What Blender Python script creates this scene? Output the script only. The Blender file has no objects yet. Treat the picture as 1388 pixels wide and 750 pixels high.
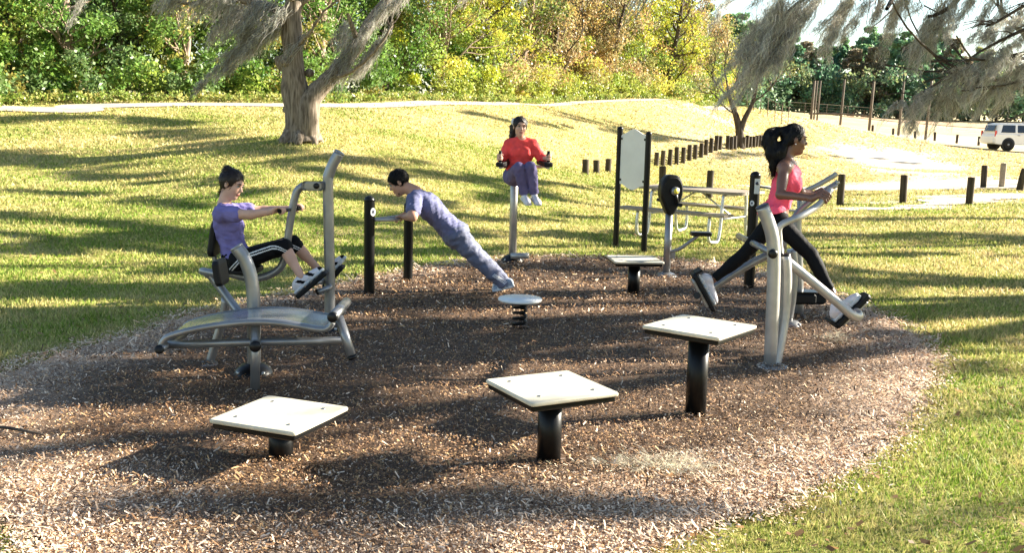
import bpy, math, random
import numpy as np
from mathutils import Vector, Matrix
rng = np.random.default_rng(7); random.seed(7)
S = bpy.context.scene; COL = S.collection
PI = math.pi
def V3(*a): return np.array(a, float)
def nrm(v): v = np.asarray(v, float); return v/(np.linalg.norm(v)+1e-12)

# ------------------------------------------------------------------ camera
H, FPX, PITCH, ROLL = 1.75, 1390.7, 0.15259, 0.023344
cF = V3(0, math.cos(PITCH), -math.sin(PITCH)); _U0 = V3(0, math.sin(PITCH), math.cos(PITCH)); _R0 = V3(1, 0, 0)
cR = math.cos(ROLL)*_R0+math.sin(ROLL)*_U0; cU = math.cos(ROLL)*_U0-math.sin(ROLL)*_R0; cC = V3(0, 0, H)
cam = bpy.data.cameras.new('camera'); co = bpy.data.objects.new('camera', cam); COL.objects.link(co)
cam.sensor_width = 36; cam.lens = FPX*36/1388; cam.clip_end = 2000; cam.clip_start = .05
M = Matrix.Identity(4)
for i in range(3): M[i][0] = cR[i]; M[i][1] = cU[i]; M[i][2] = -cF[i]; M[i][3] = cC[i]
co.matrix_world = M; S.camera = co
def ray(x, y): return cF+cR*(x-694)/FPX+cU*(375-y)/FPX
def G(x, y, z=0.0): d = ray(x, y); return cC+d*((z-H)/d[2])       # survey: measured point on level z
def A(x, y, Y): d = ray(x, y); return cC+d*(Y/d[1])               # survey: measured point at distance Y

# ------------------------------------------------------------------ light
EL, AZX, AZY = 21.5, .952, .305
sd = nrm(V3(AZX*math.cos(math.radians(EL)), AZY*math.cos(math.radians(EL)), math.sin(math.radians(EL))))
sl = bpy.data.lights.new('sun', 'SUN'); so = bpy.data.objects.new('sun', sl); COL.objects.link(so)
sl.energy = 5.0; sl.angle = math.radians(.55); sl.color = (1, .92, .78)
so.rotation_euler = Vector(sd).to_track_quat('Z', 'Y').to_euler(); so.location = (20, 6, 15)
W = bpy.data.worlds.new('World'); S.world = W; W.use_nodes = True
nt = W.node_tree; nt.nodes.clear()
sky = nt.nodes.new('ShaderNodeTexSky'); sky.sky_type = 'NISHITA'; sky.sun_disc = False
sky.sun_elevation = math.radians(EL); sky.sun_rotation = math.atan2(sd[0], sd[1]); sky.air_density = 1.0; sky.dust_density = .3
bg = nt.nodes.new('ShaderNodeBackground'); bg.inputs[1].default_value = .05
wo = nt.nodes.new('ShaderNodeOutputWorld'); nt.links.new(sky.outputs[0], bg.inputs[0]); nt.links.new(bg.outputs[0], wo.inputs[0])
S.view_settings.view_transform = 'Standard'; S.view_settings.look = 'None'; S.view_settings.exposure = 2.45; S.view_settings.gamma = 1
S.cycles.max_bounces = 6; S.cycles.transparent_max_bounces = 6; S.cycles.diffuse_bounces = 3

# ------------------------------------------------------------------ materials
def mat(name, c, rough=.6, metal=0, var=0, vscale=6, bump=0, bscale=80, c2=None, coat=0, spec=.5, stretch=None, trans=0):
    m = bpy.data.materials.new(name); m.use_nodes = True; n = m.node_tree; b = n.nodes['Principled BSDF']
    b.inputs['Roughness'].default_value = rough; b.inputs['Metallic'].default_value = metal
    b.inputs['Base Color'].default_value = (*c, 1); b.inputs['Coat Weight'].default_value = coat
    b.inputs['Specular IOR Level'].default_value = spec
    tc = n.nodes.new('ShaderNodeTexCoord'); mp = n.nodes.new('ShaderNodeMapping'); n.links.new(tc.outputs['Object'], mp.inputs[0])
    if stretch: mp.inputs['Scale'].default_value = stretch
    if var or c2:
        t = n.nodes.new('ShaderNodeTexNoise'); t.inputs['Scale'].default_value = vscale; t.inputs['Detail'].default_value = 6
        n.links.new(mp.outputs[0], t.inputs[0])
        r = n.nodes.new('ShaderNodeValToRGB'); r.color_ramp.elements[0].position = .35; r.color_ramp.elements[1].position = .65
        ca = c2 if c2 else tuple(x*(1-var) for x in c); cb = c if c2 else tuple(min(1, x*(1+var)) for x in c)
        r.color_ramp.elements[0].color = (*ca, 1); r.color_ramp.elements[1].color = (*cb, 1)
        n.links.new(t.outputs[0], r.inputs[0]); n.links.new(r.outputs[0], b.inputs['Base Color'])
    if bump:
        t = n.nodes.new('ShaderNodeTexNoise'); t.inputs['Scale'].default_value = bscale; t.inputs['Detail'].default_value = 4
        n.links.new(mp.outputs[0], t.inputs[0]); bp = n.nodes.new('ShaderNodeBump'); bp.inputs['Strength'].default_value = bump
        bp.inputs['Distance'].default_value = .01; n.links.new(t.outputs[0], bp.inputs['Height']); n.links.new(bp.outputs[0], b.inputs['Normal'])
    return m
def leafmat(name, translucent=.35, rough=.6, spec=.3):
    m = bpy.data.materials.new(name); m.use_nodes = True; n = m.node_tree; b = n.nodes['Principled BSDF']; out = n.nodes['Material Output']
    a = n.nodes.new('ShaderNodeAttribute'); a.attribute_name = 'col'
    b.inputs['Roughness'].default_value = rough; b.inputs['Specular IOR Level'].default_value = spec
    n.links.new(a.outputs['Color'], b.inputs['Base Color'])
    if translucent:
        t = n.nodes.new('ShaderNodeBsdfTranslucent'); n.links.new(a.outputs['Color'], t.inputs[0])
        mx = n.nodes.new('ShaderNodeMixShader'); mx.inputs[0].default_value = translucent
        n.links.new(b.outputs[0], mx.inputs[1]); n.links.new(t.outputs[0], mx.inputs[2]); n.links.new(mx.outputs[0], out.inputs[0])
    return m
m_steel = mat('grey powder coated steel', (.25, .25, .25), .36, .55, var=.12, vscale=9, bump=.04, bscale=220)
m_steel2 = mat('pale powder coated steel', (.38, .37, .35), .38, .45, var=.12, vscale=9, bump=.04, bscale=220)
m_galv = mat('galvanised pipe', (.55, .56, .56), .4, .6, var=.2, vscale=30)
m_black = mat('black powder coat', (.003, .003, .003), .35, 0, spec=.22, coat=.0, bump=.03, bscale=150)
m_rub = mat('black rubber', (.006, .006, .0065), .55, spec=.25, bump=.15, bscale=90)
m_plas = mat('black moulded plastic', (.006, .006, .0065), .35, spec=.3, bump=.05, bscale=60)
m_navycap = mat('dark blue end cap', (.03, .035, .06), .4)
m_cream = mat('cream textured deck', (.55, .50, .38), .5, var=.16, vscale=7, bump=.08, bscale=120)
m_white = mat('off white deck', (.80, .80, .76), .4, var=.05, bump=.1, bscale=200)
m_panel = mat('pale grey sign board', (.66, .65, .60), .5, var=.05, vscale=4)
m_bolt = mat('bolt steel', (.4, .4, .38), .35, .9)
m_badge = mat('pale badge print', (.6, .62, .6), .4)
m_yel = mat('yellow print', (.75, .62, .06), .4)
m_bark = mat('rough grey bark', (.27, .22, .17), .9, c2=(.09, .07, .05), vscale=26, bump=1.0, bscale=26, stretch=(1, 1, .12), spec=.2)
m_bark2 = mat('dark bark', (.10, .08, .06), .9, c2=(.04, .03, .025), vscale=10, bump=.6, bscale=20, stretch=(1, 1, .3), spec=.2)
m_barkp = mat('pale twig bark', (.36, .27, .2), .9, c2=(.16, .12, .09), vscale=9, spec=.2, stretch=(1, 1, .3))
m_wood = mat('weathered bollard timber', (.085, .068, .048), .85, c2=(.03, .024, .018), vscale=12, bump=.4, bscale=30, stretch=(1, 1, .15), spec=.2)
m_wood2 = mat('pole timber', (.17, .13, .09), .85, c2=(.09, .07, .05), vscale=6, stretch=(1, 1, .2), spec=.2)
m_plank = mat('weathered plank', (.33, .27, .20), .75, c2=(.22, .18, .13), vscale=16, stretch=(.2, 1, 1), bump=.2, bscale=40)
m_leaf = leafmat('leaves', .42, .45, .4); m_grass = leafmat('grass blades', .3, .6, .2); m_chip = leafmat('wood chips', 0, .7, .35)
m_moss = leafmat('hanging moss', .45, .85, .1)
m_conc = mat('pale concrete', (.50, .44, .36), .85, c2=(.36, .32, .26), vscale=1.2, bump=.2, bscale=30, spec=.2)
m_sand = mat('pale sandy dirt', (.66, .57, .45), .9, c2=(.48, .40, .29), vscale=.9, bump=.4, bscale=9, spec=.15)
m_clay = mat('red clay infield', (.50, .33, .20), .9, c2=(.42, .30, .18), vscale=.2, spec=.1)
m_skin = mat('fair skin', (.56, .33, .24), .5, var=.07, vscale=12, spec=.35)
m_skin2 = mat('tan skin', (.46, .25, .17), .5, var=.07, vscale=12, spec=.35)
m_skin3 = mat('dark brown skin', (.16, .075, .048), .40, var=.1, vscale=12, spec=.5)
m_hair = mat('dark brown hair', (.014, .007, .005), .45, bump=.6, bscale=60, stretch=(1, 1, .3), spec=.4)
m_hairb = mat('black hair', (.003, .0025, .0025), .5, bump=.8, bscale=60, stretch=(1, 1, .3), spec=.2)
m_lip = mat('lips', (.36, .12, .10), .4); m_lipd = mat('dark lips', (.12, .035, .03), .35)
m_eye = mat('eye white', (.42, .39, .36), .3); m_iris = mat('dark iris', (.02, .012, .01), .2)
m_violet = mat('violet blue cotton', (.175, .15, .35), .8, var=.14, vscale=14, bump=.35, bscale=55, spec=.15)
m_slate = mat('slate blue cotton', (.125, .13, .225), .8, var=.14, vscale=14, bump=.35, bscale=55, spec=.15)
m_slate2 = mat('slate blue track cloth', (.115, .125, .185), .7, var=.14, vscale=14, bump=.4, bscale=40, spec=.25)
m_coral = mat('coral red cotton', (.80, .075, .07), .75, var=.12, vscale=14, bump=.35, bscale=50, spec=.2)
m_pink = mat('neon pink knit', (.92, .10, .17), .7, var=.08, vscale=14, bump=.35, bscale=60, spec=.2)
m_purp = mat('dull violet cotton', (.115, .10, .20), .8, var=.14, vscale=14, bump=.4, bscale=40, spec=.15)
m_leg = mat('black stretch fabric', (.005, .005, .006), .7, bump=.3, bscale=45, spec=.12)
m_stripe = mat('white stripe', (.72, .72, .72), .7)
m_shoew = mat('white trainer leather', (.66, .62, .64), .5, var=.06, vscale=20, bump=.2, bscale=60)
m_shoeg = mat('grey blue trainer mesh', (.22, .27, .34), .6, var=.2, vscale=30)
m_sole = mat('white rubber sole', (.55, .56, .56), .5)
m_soled = mat('black rubber sole', (.02, .02, .02), .5)

# ------------------------------------------------------------------ mesh helpers
def npmesh(name, V, F, mats, mid=None, col=None, smooth=True):
    V = np.asarray(V, np.float32); F = np.asarray(F, np.int32); k = F.shape[1]; me = bpy.data.meshes.new(name)
    me.vertices.add(len(V)); me.vertices.foreach_set('co', V.ravel())
    me.loops.add(F.size); me.loops.foreach_set('vertex_index', F.ravel())
    me.polygons.add(len(F)); me.polygons.foreach_set('loop_start', np.arange(len(F), dtype=np.int32)*k)
    me.polygons.foreach_set('loop_total', np.full(len(F), k, np.int32))
    me.update(calc_edges=True)
    me.polygons.foreach_set('use_smooth', np.full(len(F), smooth))
    for m in (mats if isinstance(mats, (list, tuple)) else [mats]): me.materials.append(m)
    if mid is not None: me.polygons.foreach_set('material_index', np.asarray(mid, np.int32))
    if col is not None:
        a = me.color_attributes.new('col', 'FLOAT_COLOR', 'POINT'); c = np.ones((len(V), 4), np.float32); c[:, :3] = col
        a.data.foreach_set('color', c.ravel())
    me.update(); return me
def link(name, me, parent=None, loc=None):
    o = bpy.data.objects.new(name, me); COL.objects.link(o)
    if parent is not None: o.parent = parent
    if loc is not None: o.location = loc
    return o
def tag(o, label=None, cat=None, group=None, kind=None):
    if label: o['label'] = label
    if cat: o['category'] = cat
    if group: o['group'] = group
    if kind: o['kind'] = kind
    return o
def thing(name, label, cat, loc=(0, 0, 0), rz=0, group=None):
    o = bpy.data.objects.new(name, None); COL.objects.link(o); o.location = loc; o.rotation_euler = (0, 0, rz); o.empty_display_size = .2
    return tag(o, label, cat, group)
def dup(root, loc, rz=0, label=None, group=None, scale=None, name=None, rx=0):
    r = root.copy(); COL.objects.link(r); r.location = loc; r.rotation_euler = (rx, 0, rz)
    if scale: r.scale = scale if hasattr(scale, '__len__') else (scale,)*3
    if label: r['label'] = label
    if group: r['group'] = group
    for ch in list(root.children):
        c = ch.copy(); COL.objects.link(c); c.parent = r
        for g in list(ch.children): d = g.copy(); COL.objects.link(d); d.parent = c
    return r
def cr(pts, n=6):
    P = [np.asarray(p, float) for p in pts]
    if len(P) < 3: return P
    Q = [2*P[0]-P[1]]+P+[2*P[-1]-P[-2]]; out = []
    for i in range(1, len(Q)-2):
        for k in range(n):
            t = k/n; a, b, c, d = Q[i-1:i+3]
            out.append(.5*((2*b)+(-a+c)*t+(2*a-5*b+4*c-d)*t*t+(-a+3*b-3*c+d)*t**3))
    return out+[P[-1]]
class MB:
    def __init__(s, org=(0, 0, 0)): s.v = []; s.f = []; s.m = []; s.sm = []; s.o = np.asarray(org, float); s.cm = 0
    def add(s, vs, fs, smooth=True):
        b = len(s.v); s.v += [np.asarray(v, float)-s.o for v in vs]
        for f in fs: s.f.append([i+b for i in f]); s.m.append(s.cm); s.sm.append(smooth)
        return s
    def tube(s, pts, r, n=16, cap=True, smooth=True, bend=0):
        P = cr(pts, bend) if bend else [np.asarray(p, float) for p in pts]
        R = np.interp(np.linspace(0, 1, len(P)), np.linspace(0, 1, len(r)), r) if hasattr(r, '__len__') else [r]*len(P)
        t0 = nrm(P[1]-P[0]); u = nrm(np.cross(t0, [0, 0, 1] if abs(t0[2]) < .9 else [1, 0, 0])); vs = []; fs = []
        for i, p in enumerate(P):
            t = nrm(P[min(i+1, len(P)-1)]-P[max(i-1, 0)]); u = nrm(u-t*(u@t)); w = np.cross(t, u)
            for k in range(n): a = 2*PI*k/n; vs.append(p+R[i]*(math.cos(a)*u+math.sin(a)*w))
        for i in range(len(P)-1):
            for k in range(n): fs.append([i*n+k, i*n+(k+1) % n, (i+1)*n+(k+1) % n, (i+1)*n+k])
        s.add(vs, fs, smooth)
        if cap:
            b = len(s.v)-len(vs)
            s.f.append([b+k for k in range(n)][::-1]); s.f.append([b+(len(P)-1)*n+k for k in range(n)])
            s.m += [s.cm]*2; s.sm += [False]*2
        return s
    def box(s, c, e, ax=None, bev=0):
        c = np.asarray(c, float); ax = np.eye(3) if ax is None else ax; e = np.asarray(e, float)/2
        if not bev:
            vs = [c+ax[0]*x*e[0]+ax[1]*y*e[1]+ax[2]*z*e[2] for x in (-1, 1) for y in (-1, 1) for z in (-1, 1)]
            return s.add(vs, [[0, 1, 3, 2], [4, 6, 7, 5], [0, 4, 5, 1], [2, 3, 7, 6], [0, 2, 6, 4], [1, 5, 7, 3]], False)
        pts = []; nn = 3
        for (sx, sy) in ((1, 1), (-1, 1), (-1, -1), (1, -1)):
            a0 = {(1, 1): 0, (-1, 1): 90, (-1, -1): 180, (1, -1): 270}[(sx, sy)]
            for k in range(nn+1):
                a = math.radians(a0+90*k/nn); pts.append((sx*(e[0]-bev)+bev*math.cos(a), sy*(e[1]-bev)+bev*math.sin(a)))
        b2 = min(bev, e[2]*.45); N = len(pts); vs = []; fs = []
        for (z, sh) in ((-e[2], b2), (-e[2]+b2, 0), (e[2]-b2, 0), (e[2], b2)):
            for (x, y) in pts:
                l = math.hypot(x, y); q = 1-sh/max(e[0], e[1]); vs.append(c+ax[0]*x*q+ax[1]*y*q+ax[2]*z)
        for i in range(3):
            for k in range(N): fs.append([i*N+k, i*N+(k+1) % N, (i+1)*N+(k+1) % N, (i+1)*N+k])
        fs.append(list(range(N))[::-1]); fs.append([3*N+k for k in range(N)])
        return s.add(vs, fs, False)
    def lathe(s, c, prof, n=24, ax=None, smooth=True):
        c = np.asarray(c, float); ax = np.eye(3) if ax is None else ax; vs = []; fs = []
        for (r, z) in prof:
            for k in range(n): a = 2*PI*k/n; vs.append(c+ax[0]*r*math.cos(a)+ax[1]*r*math.sin(a)+ax[2]*z)
        for i in range(len(prof)-1):
            for k in range(n): fs.append([i*n+k, i*n+(k+1) % n, (i+1)*n+(k+1) % n, (i+1)*n+k])
        s.add(vs, fs, smooth)
        b = len(s.v)-len(vs)
        if prof[0][0] > 1e-4: s.f.append([b+k for k in range(n)][::-1]); s.m.append(s.cm); s.sm.append(False)
        if prof[-1][0] > 1e-4: s.f.append([b+(len(prof)-1)*n+k for k in range(n)]); s.m.append(s.cm); s.sm.append(False)
        return s
    def prism(s, poly, a0, ax):      # poly in (ax0, ax1), from a0[0] to a0[1] along ax2, about point ax[3]
        c = ax[3]; n = len(poly); vs = [c+ax[0]*p[0]+ax[1]*p[1]+ax[2]*z for z in a0 for p in poly]
        fs = [[k, (k+1) % n, n+(k+1) % n, n+k] for k in range(n)]+[list(range(n))[::-1], [n+k for k in range(n)]]
        return s.add(vs, fs, False)
    def build(s, name, m, parent=None, loc=None, bevel=0):
        me = bpy.data.meshes.new(name); me.from_pydata([tuple(v) for v in s.v], [], s.f)
        for mm in (m if isinstance(m, (list, tuple)) else [m]): me.materials.append(mm)
        me.polygons.foreach_set('material_index', s.m); me.polygons.foreach_set('use_smooth', s.sm); me.update()
        o = link(name, me, parent, loc)
        if bevel:
            b = o.modifiers.new('bevel', 'BEVEL'); b.width = bevel; b.segments = 2; b.limit_method = 'ANGLE'
        return o

# ------------------------------------------------------------------ terrain
ctl = []
for (x, y, Y) in [(0, 400, 9), (0, 300, 13.5), (0, 220, 20), (0, 180, 24), (0, 147, 27.5), (200, 350, 11.8), (200, 250, 18.5), (200, 190, 24), (200, 145, 29.5),
                  (407, 187, 22), (407, 250, 17), (407, 320, 13.5), (407, 145, 33), (600, 140, 40), (600, 140, 50), (700, 140, 60), (780, 140, 69), (867, 140, 74), (867, 139.5, 65), (940, 139.5, 70), (990, 145, 73), (500, 142, 48), (300, 143, 44), (600, 200, 26), (600, 260, 19), (600, 310, 15),
                  (780, 220, 34), (780, 180, 42), (780, 150, 50), (780, 139, 54), (940, 138, 62), (867, 138.5, 58), (700, 139, 47), (940, 165, 54), (940, 185, 50), (940, 207, 47),
                  (1040, 150, 75), (1040, 170, 68), (1035, 197, 60), (1100, 180, 95), (1250, 190, 85), (1388, 206, 74), (1388, 167, 140), (1200, 162, 140), (1060, 152, 120), (889, 226, 43)]:
    ctl.append(A(x, y, Y))
for (x, y) in [(0, 0), (-4, 5), (4, 4), (0, 8), (0, 12), (-3.5, 8), (4, 9), (-4, 3), (5, 14), (8, 20), (12, 28), (3, 25), (18, 35), (25, 45), (12, 10), (25, 20), (40, 30), (10, 0), (0, -15), (-10, -10), (15, -10), (40, 0), (40, 55), (55, 65), (1, 18)]:
    ctl.append(V3(x, y, 0))
for (x, y, z) in [(-25, 12, 1.2), (-35, 40, 2.6), (-20, 60, 2.9), (0, 90, 3.3), (-60, 120, 5), (40, 260, 4), (140, 260, 4), (250, 200, 3), (200, 60, 1), (100, 20, .5), (-60, 0, 1), (-12, 8, .25), (-50, 300, 5)]:
    ctl.append(V3(x, y, z))
ctl = np.array(ctl)
def _phi(r2): return .5*r2*np.log(r2+1e-6)
def _fit():
    n = len(ctl); d2 = ((ctl[:, None, :2]-ctl[None, :, :2])**2).sum(-1); K = _phi(d2)+np.eye(n)*3.0
    P = np.c_[np.ones(n), ctl[:, :2]]; Mx = np.zeros((n+3, n+3)); Mx[:n, :n] = K; Mx[:n, n:] = P; Mx[n:, :n] = P.T
    return np.linalg.solve(Mx, np.r_[ctl[:, 2], 0, 0, 0])
_w = _fit()
def sstep(a, b, x): t = np.clip((x-a)/(b-a), 0, 1); return t*t*(3-2*t)
def tz(x, y):
    x = np.atleast_1d(np.asarray(x, float)); y = np.atleast_1d(np.asarray(y, float)); out = np.zeros(x.shape)
    for i0 in range(0, x.size, 20000):
        sl_ = slice(i0, i0+20000); xs = x.ravel()[sl_]; ys = y.ravel()[sl_]
        xc = np.clip(xs, -80, 260); yc = np.clip(ys, -20, 310)
        d2 = (xc[:, None]-ctl[None, :, 0])**2+(yc[:, None]-ctl[None, :, 1])**2
        z = _phi(d2)@_w[:-3]+_w[-3]+_w[-2]*xc+_w[-1]*yc
        m = sstep(.9, 1.7, np.hypot((xs-.2)/5.0, (ys-7)/6.2))
        out.ravel()[sl_] = np.maximum(z, -.6)*m
    return out
def T(x, y): return float(tz(x, y)[0])
def ground_at(px, py, y0=4.0, y1=200.0):           # where a sight line meets the terrain
    Ys = np.geomspace(y0, y1, 700); d = ray(px, py); P = cC+np.outer(Ys/d[1], d); h = P[:, 2]-tz(P[:, 0], P[:, 1])
    i = np.where(h < 0)[0]
    return P[i[0]] if len(i) else P[-1]

# ------------------------------------------------------------------ ground sheets
edge_px = [(700, 351), (790, 350), (880, 352), (960, 358), (1040, 372), (1110, 392), (1175, 420), (1230, 448), (1265, 480), (1268, 510), (1245, 555), (1205, 605), (1140, 650), (1050, 690), (960, 722), (860, 748)]
edge_l = [(0, 705), (60, 765)]
edge_l2 = [(-150, 600), (-60, 540), (0, 508), (60, 488), (130, 468), (200, 448), (260, 428), (330, 412), (400, 398), (470, 384), (540, 371), (620, 358)]
poly = [G(*p)[:2] for p in edge_px]+[V3(-.2, 3.35), V3(-.9, 3.25), V3(-1.6, 3.5)]+[G(0, 705)[:2], V3(-2.9, 4.3), V3(-3.6, 4.9)]+[G(*p)[:2] for p in edge_l2[1:]]
poly = np.array(poly)
def densify(P, n=8):
    P3 = [np.r_[p, 0] for p in P]; Q = [P3[-1]]+P3+[P3[0], P3[1]]; out = []
    for i in range(1, len(Q)-2):
        for k in range(n):
            t = k/n; a, b, c, d = Q[i-1], Q[i], Q[i+1], Q[i+2]
            out.append(.5*((2*b)+(-a+c)*t+(2*a-5*b+4*c-d)*t*t+(-a+3*b-3*c+d)*t**3))
    return np.array(out)[:, :2]
poly = densify(poly, 6)
def sdist(x, y, P=poly):      # signed distance, negative inside
    x = np.asarray(x, float).ravel(); y = np.asarray(y, float).ravel(); out = np.zeros(x.size)
    A_ = P; B_ = np.roll(P, -1, 0)
    for i0 in range(0, x.size, 20000):
        xs = x[i0:i0+20000, None]; ys = y[i0:i0+20000, None]
        e = B_-A_; wx = xs-A_[:, 0]; wy = ys-A_[:, 1]
        t = np.clip((wx*e[:, 0]+wy*e[:, 1])/(e**2).sum(1), 0, 1); d = np.hypot(wx-t*e[:, 0], wy-t*e[:, 1]).min(1)
        c = (A_[:, 1] > ys) != (B_[:, 1] > ys); xi = A_[:, 0]+(ys-A_[:, 1])*e[:, 0]/np.where(np.abs(e[:, 1]) < 1e-9, 1e-9, e[:, 1])
        ins = ((c & (xs < xi)).sum(1) % 2) == 1
        out[i0:i0+20000] = np.where(ins, -d, d)
    return out
def vnoise(x, y, s, seed=0):       # smooth value noise
    r = np.random.default_rng(seed); tab = r.random((256, 256)); x = x/s+1000; y = y/s+1000
    xi = np.floor(x).astype(int); yi = np.floor(y).astype(int); fx = x-xi; fy = y-yi; fx = fx*fx*(3-2*fx); fy = fy*fy*(3-2*fy)
    g = lambda a, b: tab[a % 256, b % 256]
    return (g(xi, yi)*(1-fx)+g(xi+1, yi)*fx)*(1-fy)+(g(xi, yi+1)*(1-fx)+g(xi+1, yi+1)*fx)*fy
def grasscol(x, y, rnd):
    n1 = vnoise(x, y, 1.7, 1); n2 = vnoise(x, y, .35, 2); n3 = vnoise(x, y, 7, 3)
    dist = np.hypot(x, y)
    straw = np.clip(-.02+.50*n1+.45*n2+.30*(n3-.5)+.45*sstep(20, 55, dist)-.16*sstep(-1, 3, x)*sstep(14, 7, y)+-.22*sstep(0, -5, x)*sstep(26, 12, dist)+(rnd-.5)*.7, 0, 1)[:, None]
    g = np.array([.12, .225, .022]); g2 = np.array([.26, .36, .035]); s = np.array([.68, .51, .25])
    m = (vnoise(x, y, .9, 5)*.6+.4*rnd)[:, None]
    return ((g*(1-m)+g2*m)*(1-straw)+s*straw)
def grid_axis(a, b, c, fine, g):
    out = list(np.arange(a, b, fine)); st = fine
    while out[-1] < c: st *= g; out.append(out[-1]+st)
    return out
xs = np.array(sorted([-v for v in grid_axis(0, 10, 420, .25, 1.03)][1:]+grid_axis(0, 10, 420, .25, 1.03)))
ys = np.array(sorted([-v for v in grid_axis(0, 1, 60, .5, 1.3)][1:]+grid_axis(0, 26, 620, .25, 1.02)))
X, Y = np.meshgrid(xs, ys, indexing='ij'); Z = tz(X, Y)
sdm = sdist(X, Y).reshape(X.shape); Z = Z-.03*sstep(.12, -.25, sdm)
V = np.stack([X, Y, Z], -1).reshape(-1, 3); nx, ny = X.shape; I = np.arange(nx*ny).reshape(nx, ny)
F = np.stack([I[:-1, :-1], I[1:, :-1], I[1:, 1:], I[:-1, 1:]], -1).reshape(-1, 4)
def groundmat():
    m = bpy.data.materials.new('lawn soil and thatch'); m.use_nodes = True; n = m.node_tree; b = n.nodes['Principled BSDF']
    b.inputs['Roughness'].default_value = .9; b.inputs['Specular IOR Level'].default_value = .1
    g = n.nodes.new('ShaderNodeNewGeometry')
    def noise(sc, det=5, rough=.6):
        t = n.nodes.new('ShaderNodeTexNoise'); t.inputs['Scale'].default_value = sc; t.inputs['Detail'].default_value = det; t.inputs['Roughness'].default_value = rough
        n.links.new(g.outputs['Position'], t.inputs[0]); return t
    def ramp(src, pts):
        r = n.nodes.new('ShaderNodeValToRGB'); e = r.color_ramp.elements
        while len(e) < len(pts): e.new(.5)
        for q, (p, c) in zip(e, pts): q.position = p; q.color = (*c, 1)
        n.links.new(src, r.inputs[0]); return r
    def mixc(f, a, b_, mode='MIX'):
        x = n.nodes.new('ShaderNodeMix'); x.data_type = 'RGBA'; x.blend_type = mode
        if isinstance(f, float): x.inputs[0].default_value = f
        else: n.links.new(f, x.inputs[0])
        n.links.new(a, x.inputs[6]); n.links.new(b_, x.inputs[7]); return x.outputs[2]
    fine = ramp(noise(26, 6, .75).outputs[0], [(.36, (.10, .14, .02)), (.50, (.26, .26, .06)), (.64, (.54, .42, .20))])
    mid = ramp(noise(.7, 6, .65).outputs[0], [(.38, (.16, .20, .03)), (.5, (.32, .29, .08)), (.62, (.54, .42, .20))])
    big = ramp(noise(.09, 4, .6).outputs[0], [(.40, (.30, .28, .08)), (.58, (.60, .46, .27))])
    at = n.nodes.new('ShaderNodeAttribute'); at.attribute_name = 'col'
    c1 = mixc(.5, fine.outputs[0], mid.outputs[0]); sp = n.nodes.new('ShaderNodeSeparateColor'); n.links.new(at.outputs['Color'], sp.inputs[0])
    c2 = mixc(sp.outputs[0], c1, big.outputs[0])
    tan = ramp(noise(.35, 6, .7).outputs[0], [(.35, (.46, .36, .20)), (.65, (.66, .52, .33))])
    c3 = mixc(sp.outputs[1], c2, tan.outputs[0])
    snd = ramp(noise(1.2, 6, .7).outputs[0], [(.35, (.50, .42, .31)), (.65, (.70, .61, .48))]); c3 = mixc(sp.outputs[2], c3, snd.outputs[0]); n.links.new(c3, b.inputs['Base Color'])
    bp = n.nodes.new('ShaderNodeBump'); bp.inputs['Strength'].default_value = .8; bp.inputs['Distance'].default_value = .04
    n.links.new(noise(18, 6, .8).outputs[0], bp.inputs['Height']); n.links.new(bp.outputs[0], b.inputs['Normal'])
    return m
dist = np.hypot(X, Y).ravel()
tanm = sstep(45, 75, Y.ravel()+.4*X.ravel()-5)*(.45+.75*(vnoise(X.ravel(), Y.ravel(), 9, 8)-.3))
for (cx, cy, rx, ry, am) in [(33, 62, 8, 9, .6), (13, 52, 9, 9, .6), (24, 75, 14, 10, .5), (-1, 34, 6, 5, .35)]:
    tanm = np.maximum(tanm, am*np.exp(-((X.ravel()-cx)/rx)**2-((Y.ravel()-cy)/ry)**2))
sandm = 0*dist
_wx, _wy = X.ravel()+2.5*(vnoise(X, Y, 1.6, 91).ravel()-.5), Y.ravel()+3.5*(vnoise(X, Y, 1.3, 92).ravel()-.5)
for (px_, Yc_, rx, ry, am) in [(1215, 62, 4, 6, .9), (1250, 48, 2.5, 6, .6), (1290, 42, 4, 4, .6), (1340, 38, 6, 5, .9), (1420, 36, 6, 5, 1), (1100, 34, 5, 2, .6), (1200, 36.5, 6, 3.0, .9), (1240, 25.5, 4, .8, .6), (1360, 26.5, 4, 1.1, .8), (1300, 31, 3, 1.2, .5), (1230, 95, 16, 7, .9), (1340, 90, 14, 6, .9)]:
    c_ = A(px_, 220, Yc_); sandm = np.maximum(sandm, am*np.exp(-(((_wx-c_[0])/rx)**2+((_wy-c_[1])/ry)**2)**1.5))
cg = np.stack([sstep(25, 60, dist)*.8, np.clip(tanm, 0, 1), np.clip(sandm*1.3-.1, 0, 1)], -1)
me = npmesh('ground', V, F, groundmat(), col=cg); tag(link('ground', me), kind='structure')

# mulch bed
bx = np.arange(poly[:, 0].min()-.1, poly[:, 0].max()+.1, .07); by = np.arange(poly[:, 1].min()-.1, poly[:, 1].max()+.1, .07)
X, Y = np.meshgrid(bx, by, indexing='ij'); q = sdist(X, Y).reshape(X.shape)+.05*(vnoise(X, Y, .22, 11)-.5)
nx, ny = X.shape; I = np.arange(nx*ny).reshape(nx, ny); F = np.stack([I[:-1, :-1], I[1:, :-1], I[1:, 1:], I[:-1, 1:]], -1).reshape(-1, 4)
keep = (q.reshape(-1)[F] < .02).all(1); Zm = .004+.012*(vnoise(X, Y, .25, 12))+.01*vnoise(X, Y, .9, 13)
def paleness(x, y, s):        # bleached loose chips towards the rim, wider at the front
    w = .55+.75*sstep(6.2, 4.0, y)+.25*sstep(1.0, 3.2, x)+.5*sstep(-1.5, -3.2, x)+.35*(vnoise(x, y, .8, 21)-.5)
    return np.clip(1+s/np.maximum(w, .1), 0, 1)**1.1
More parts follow.
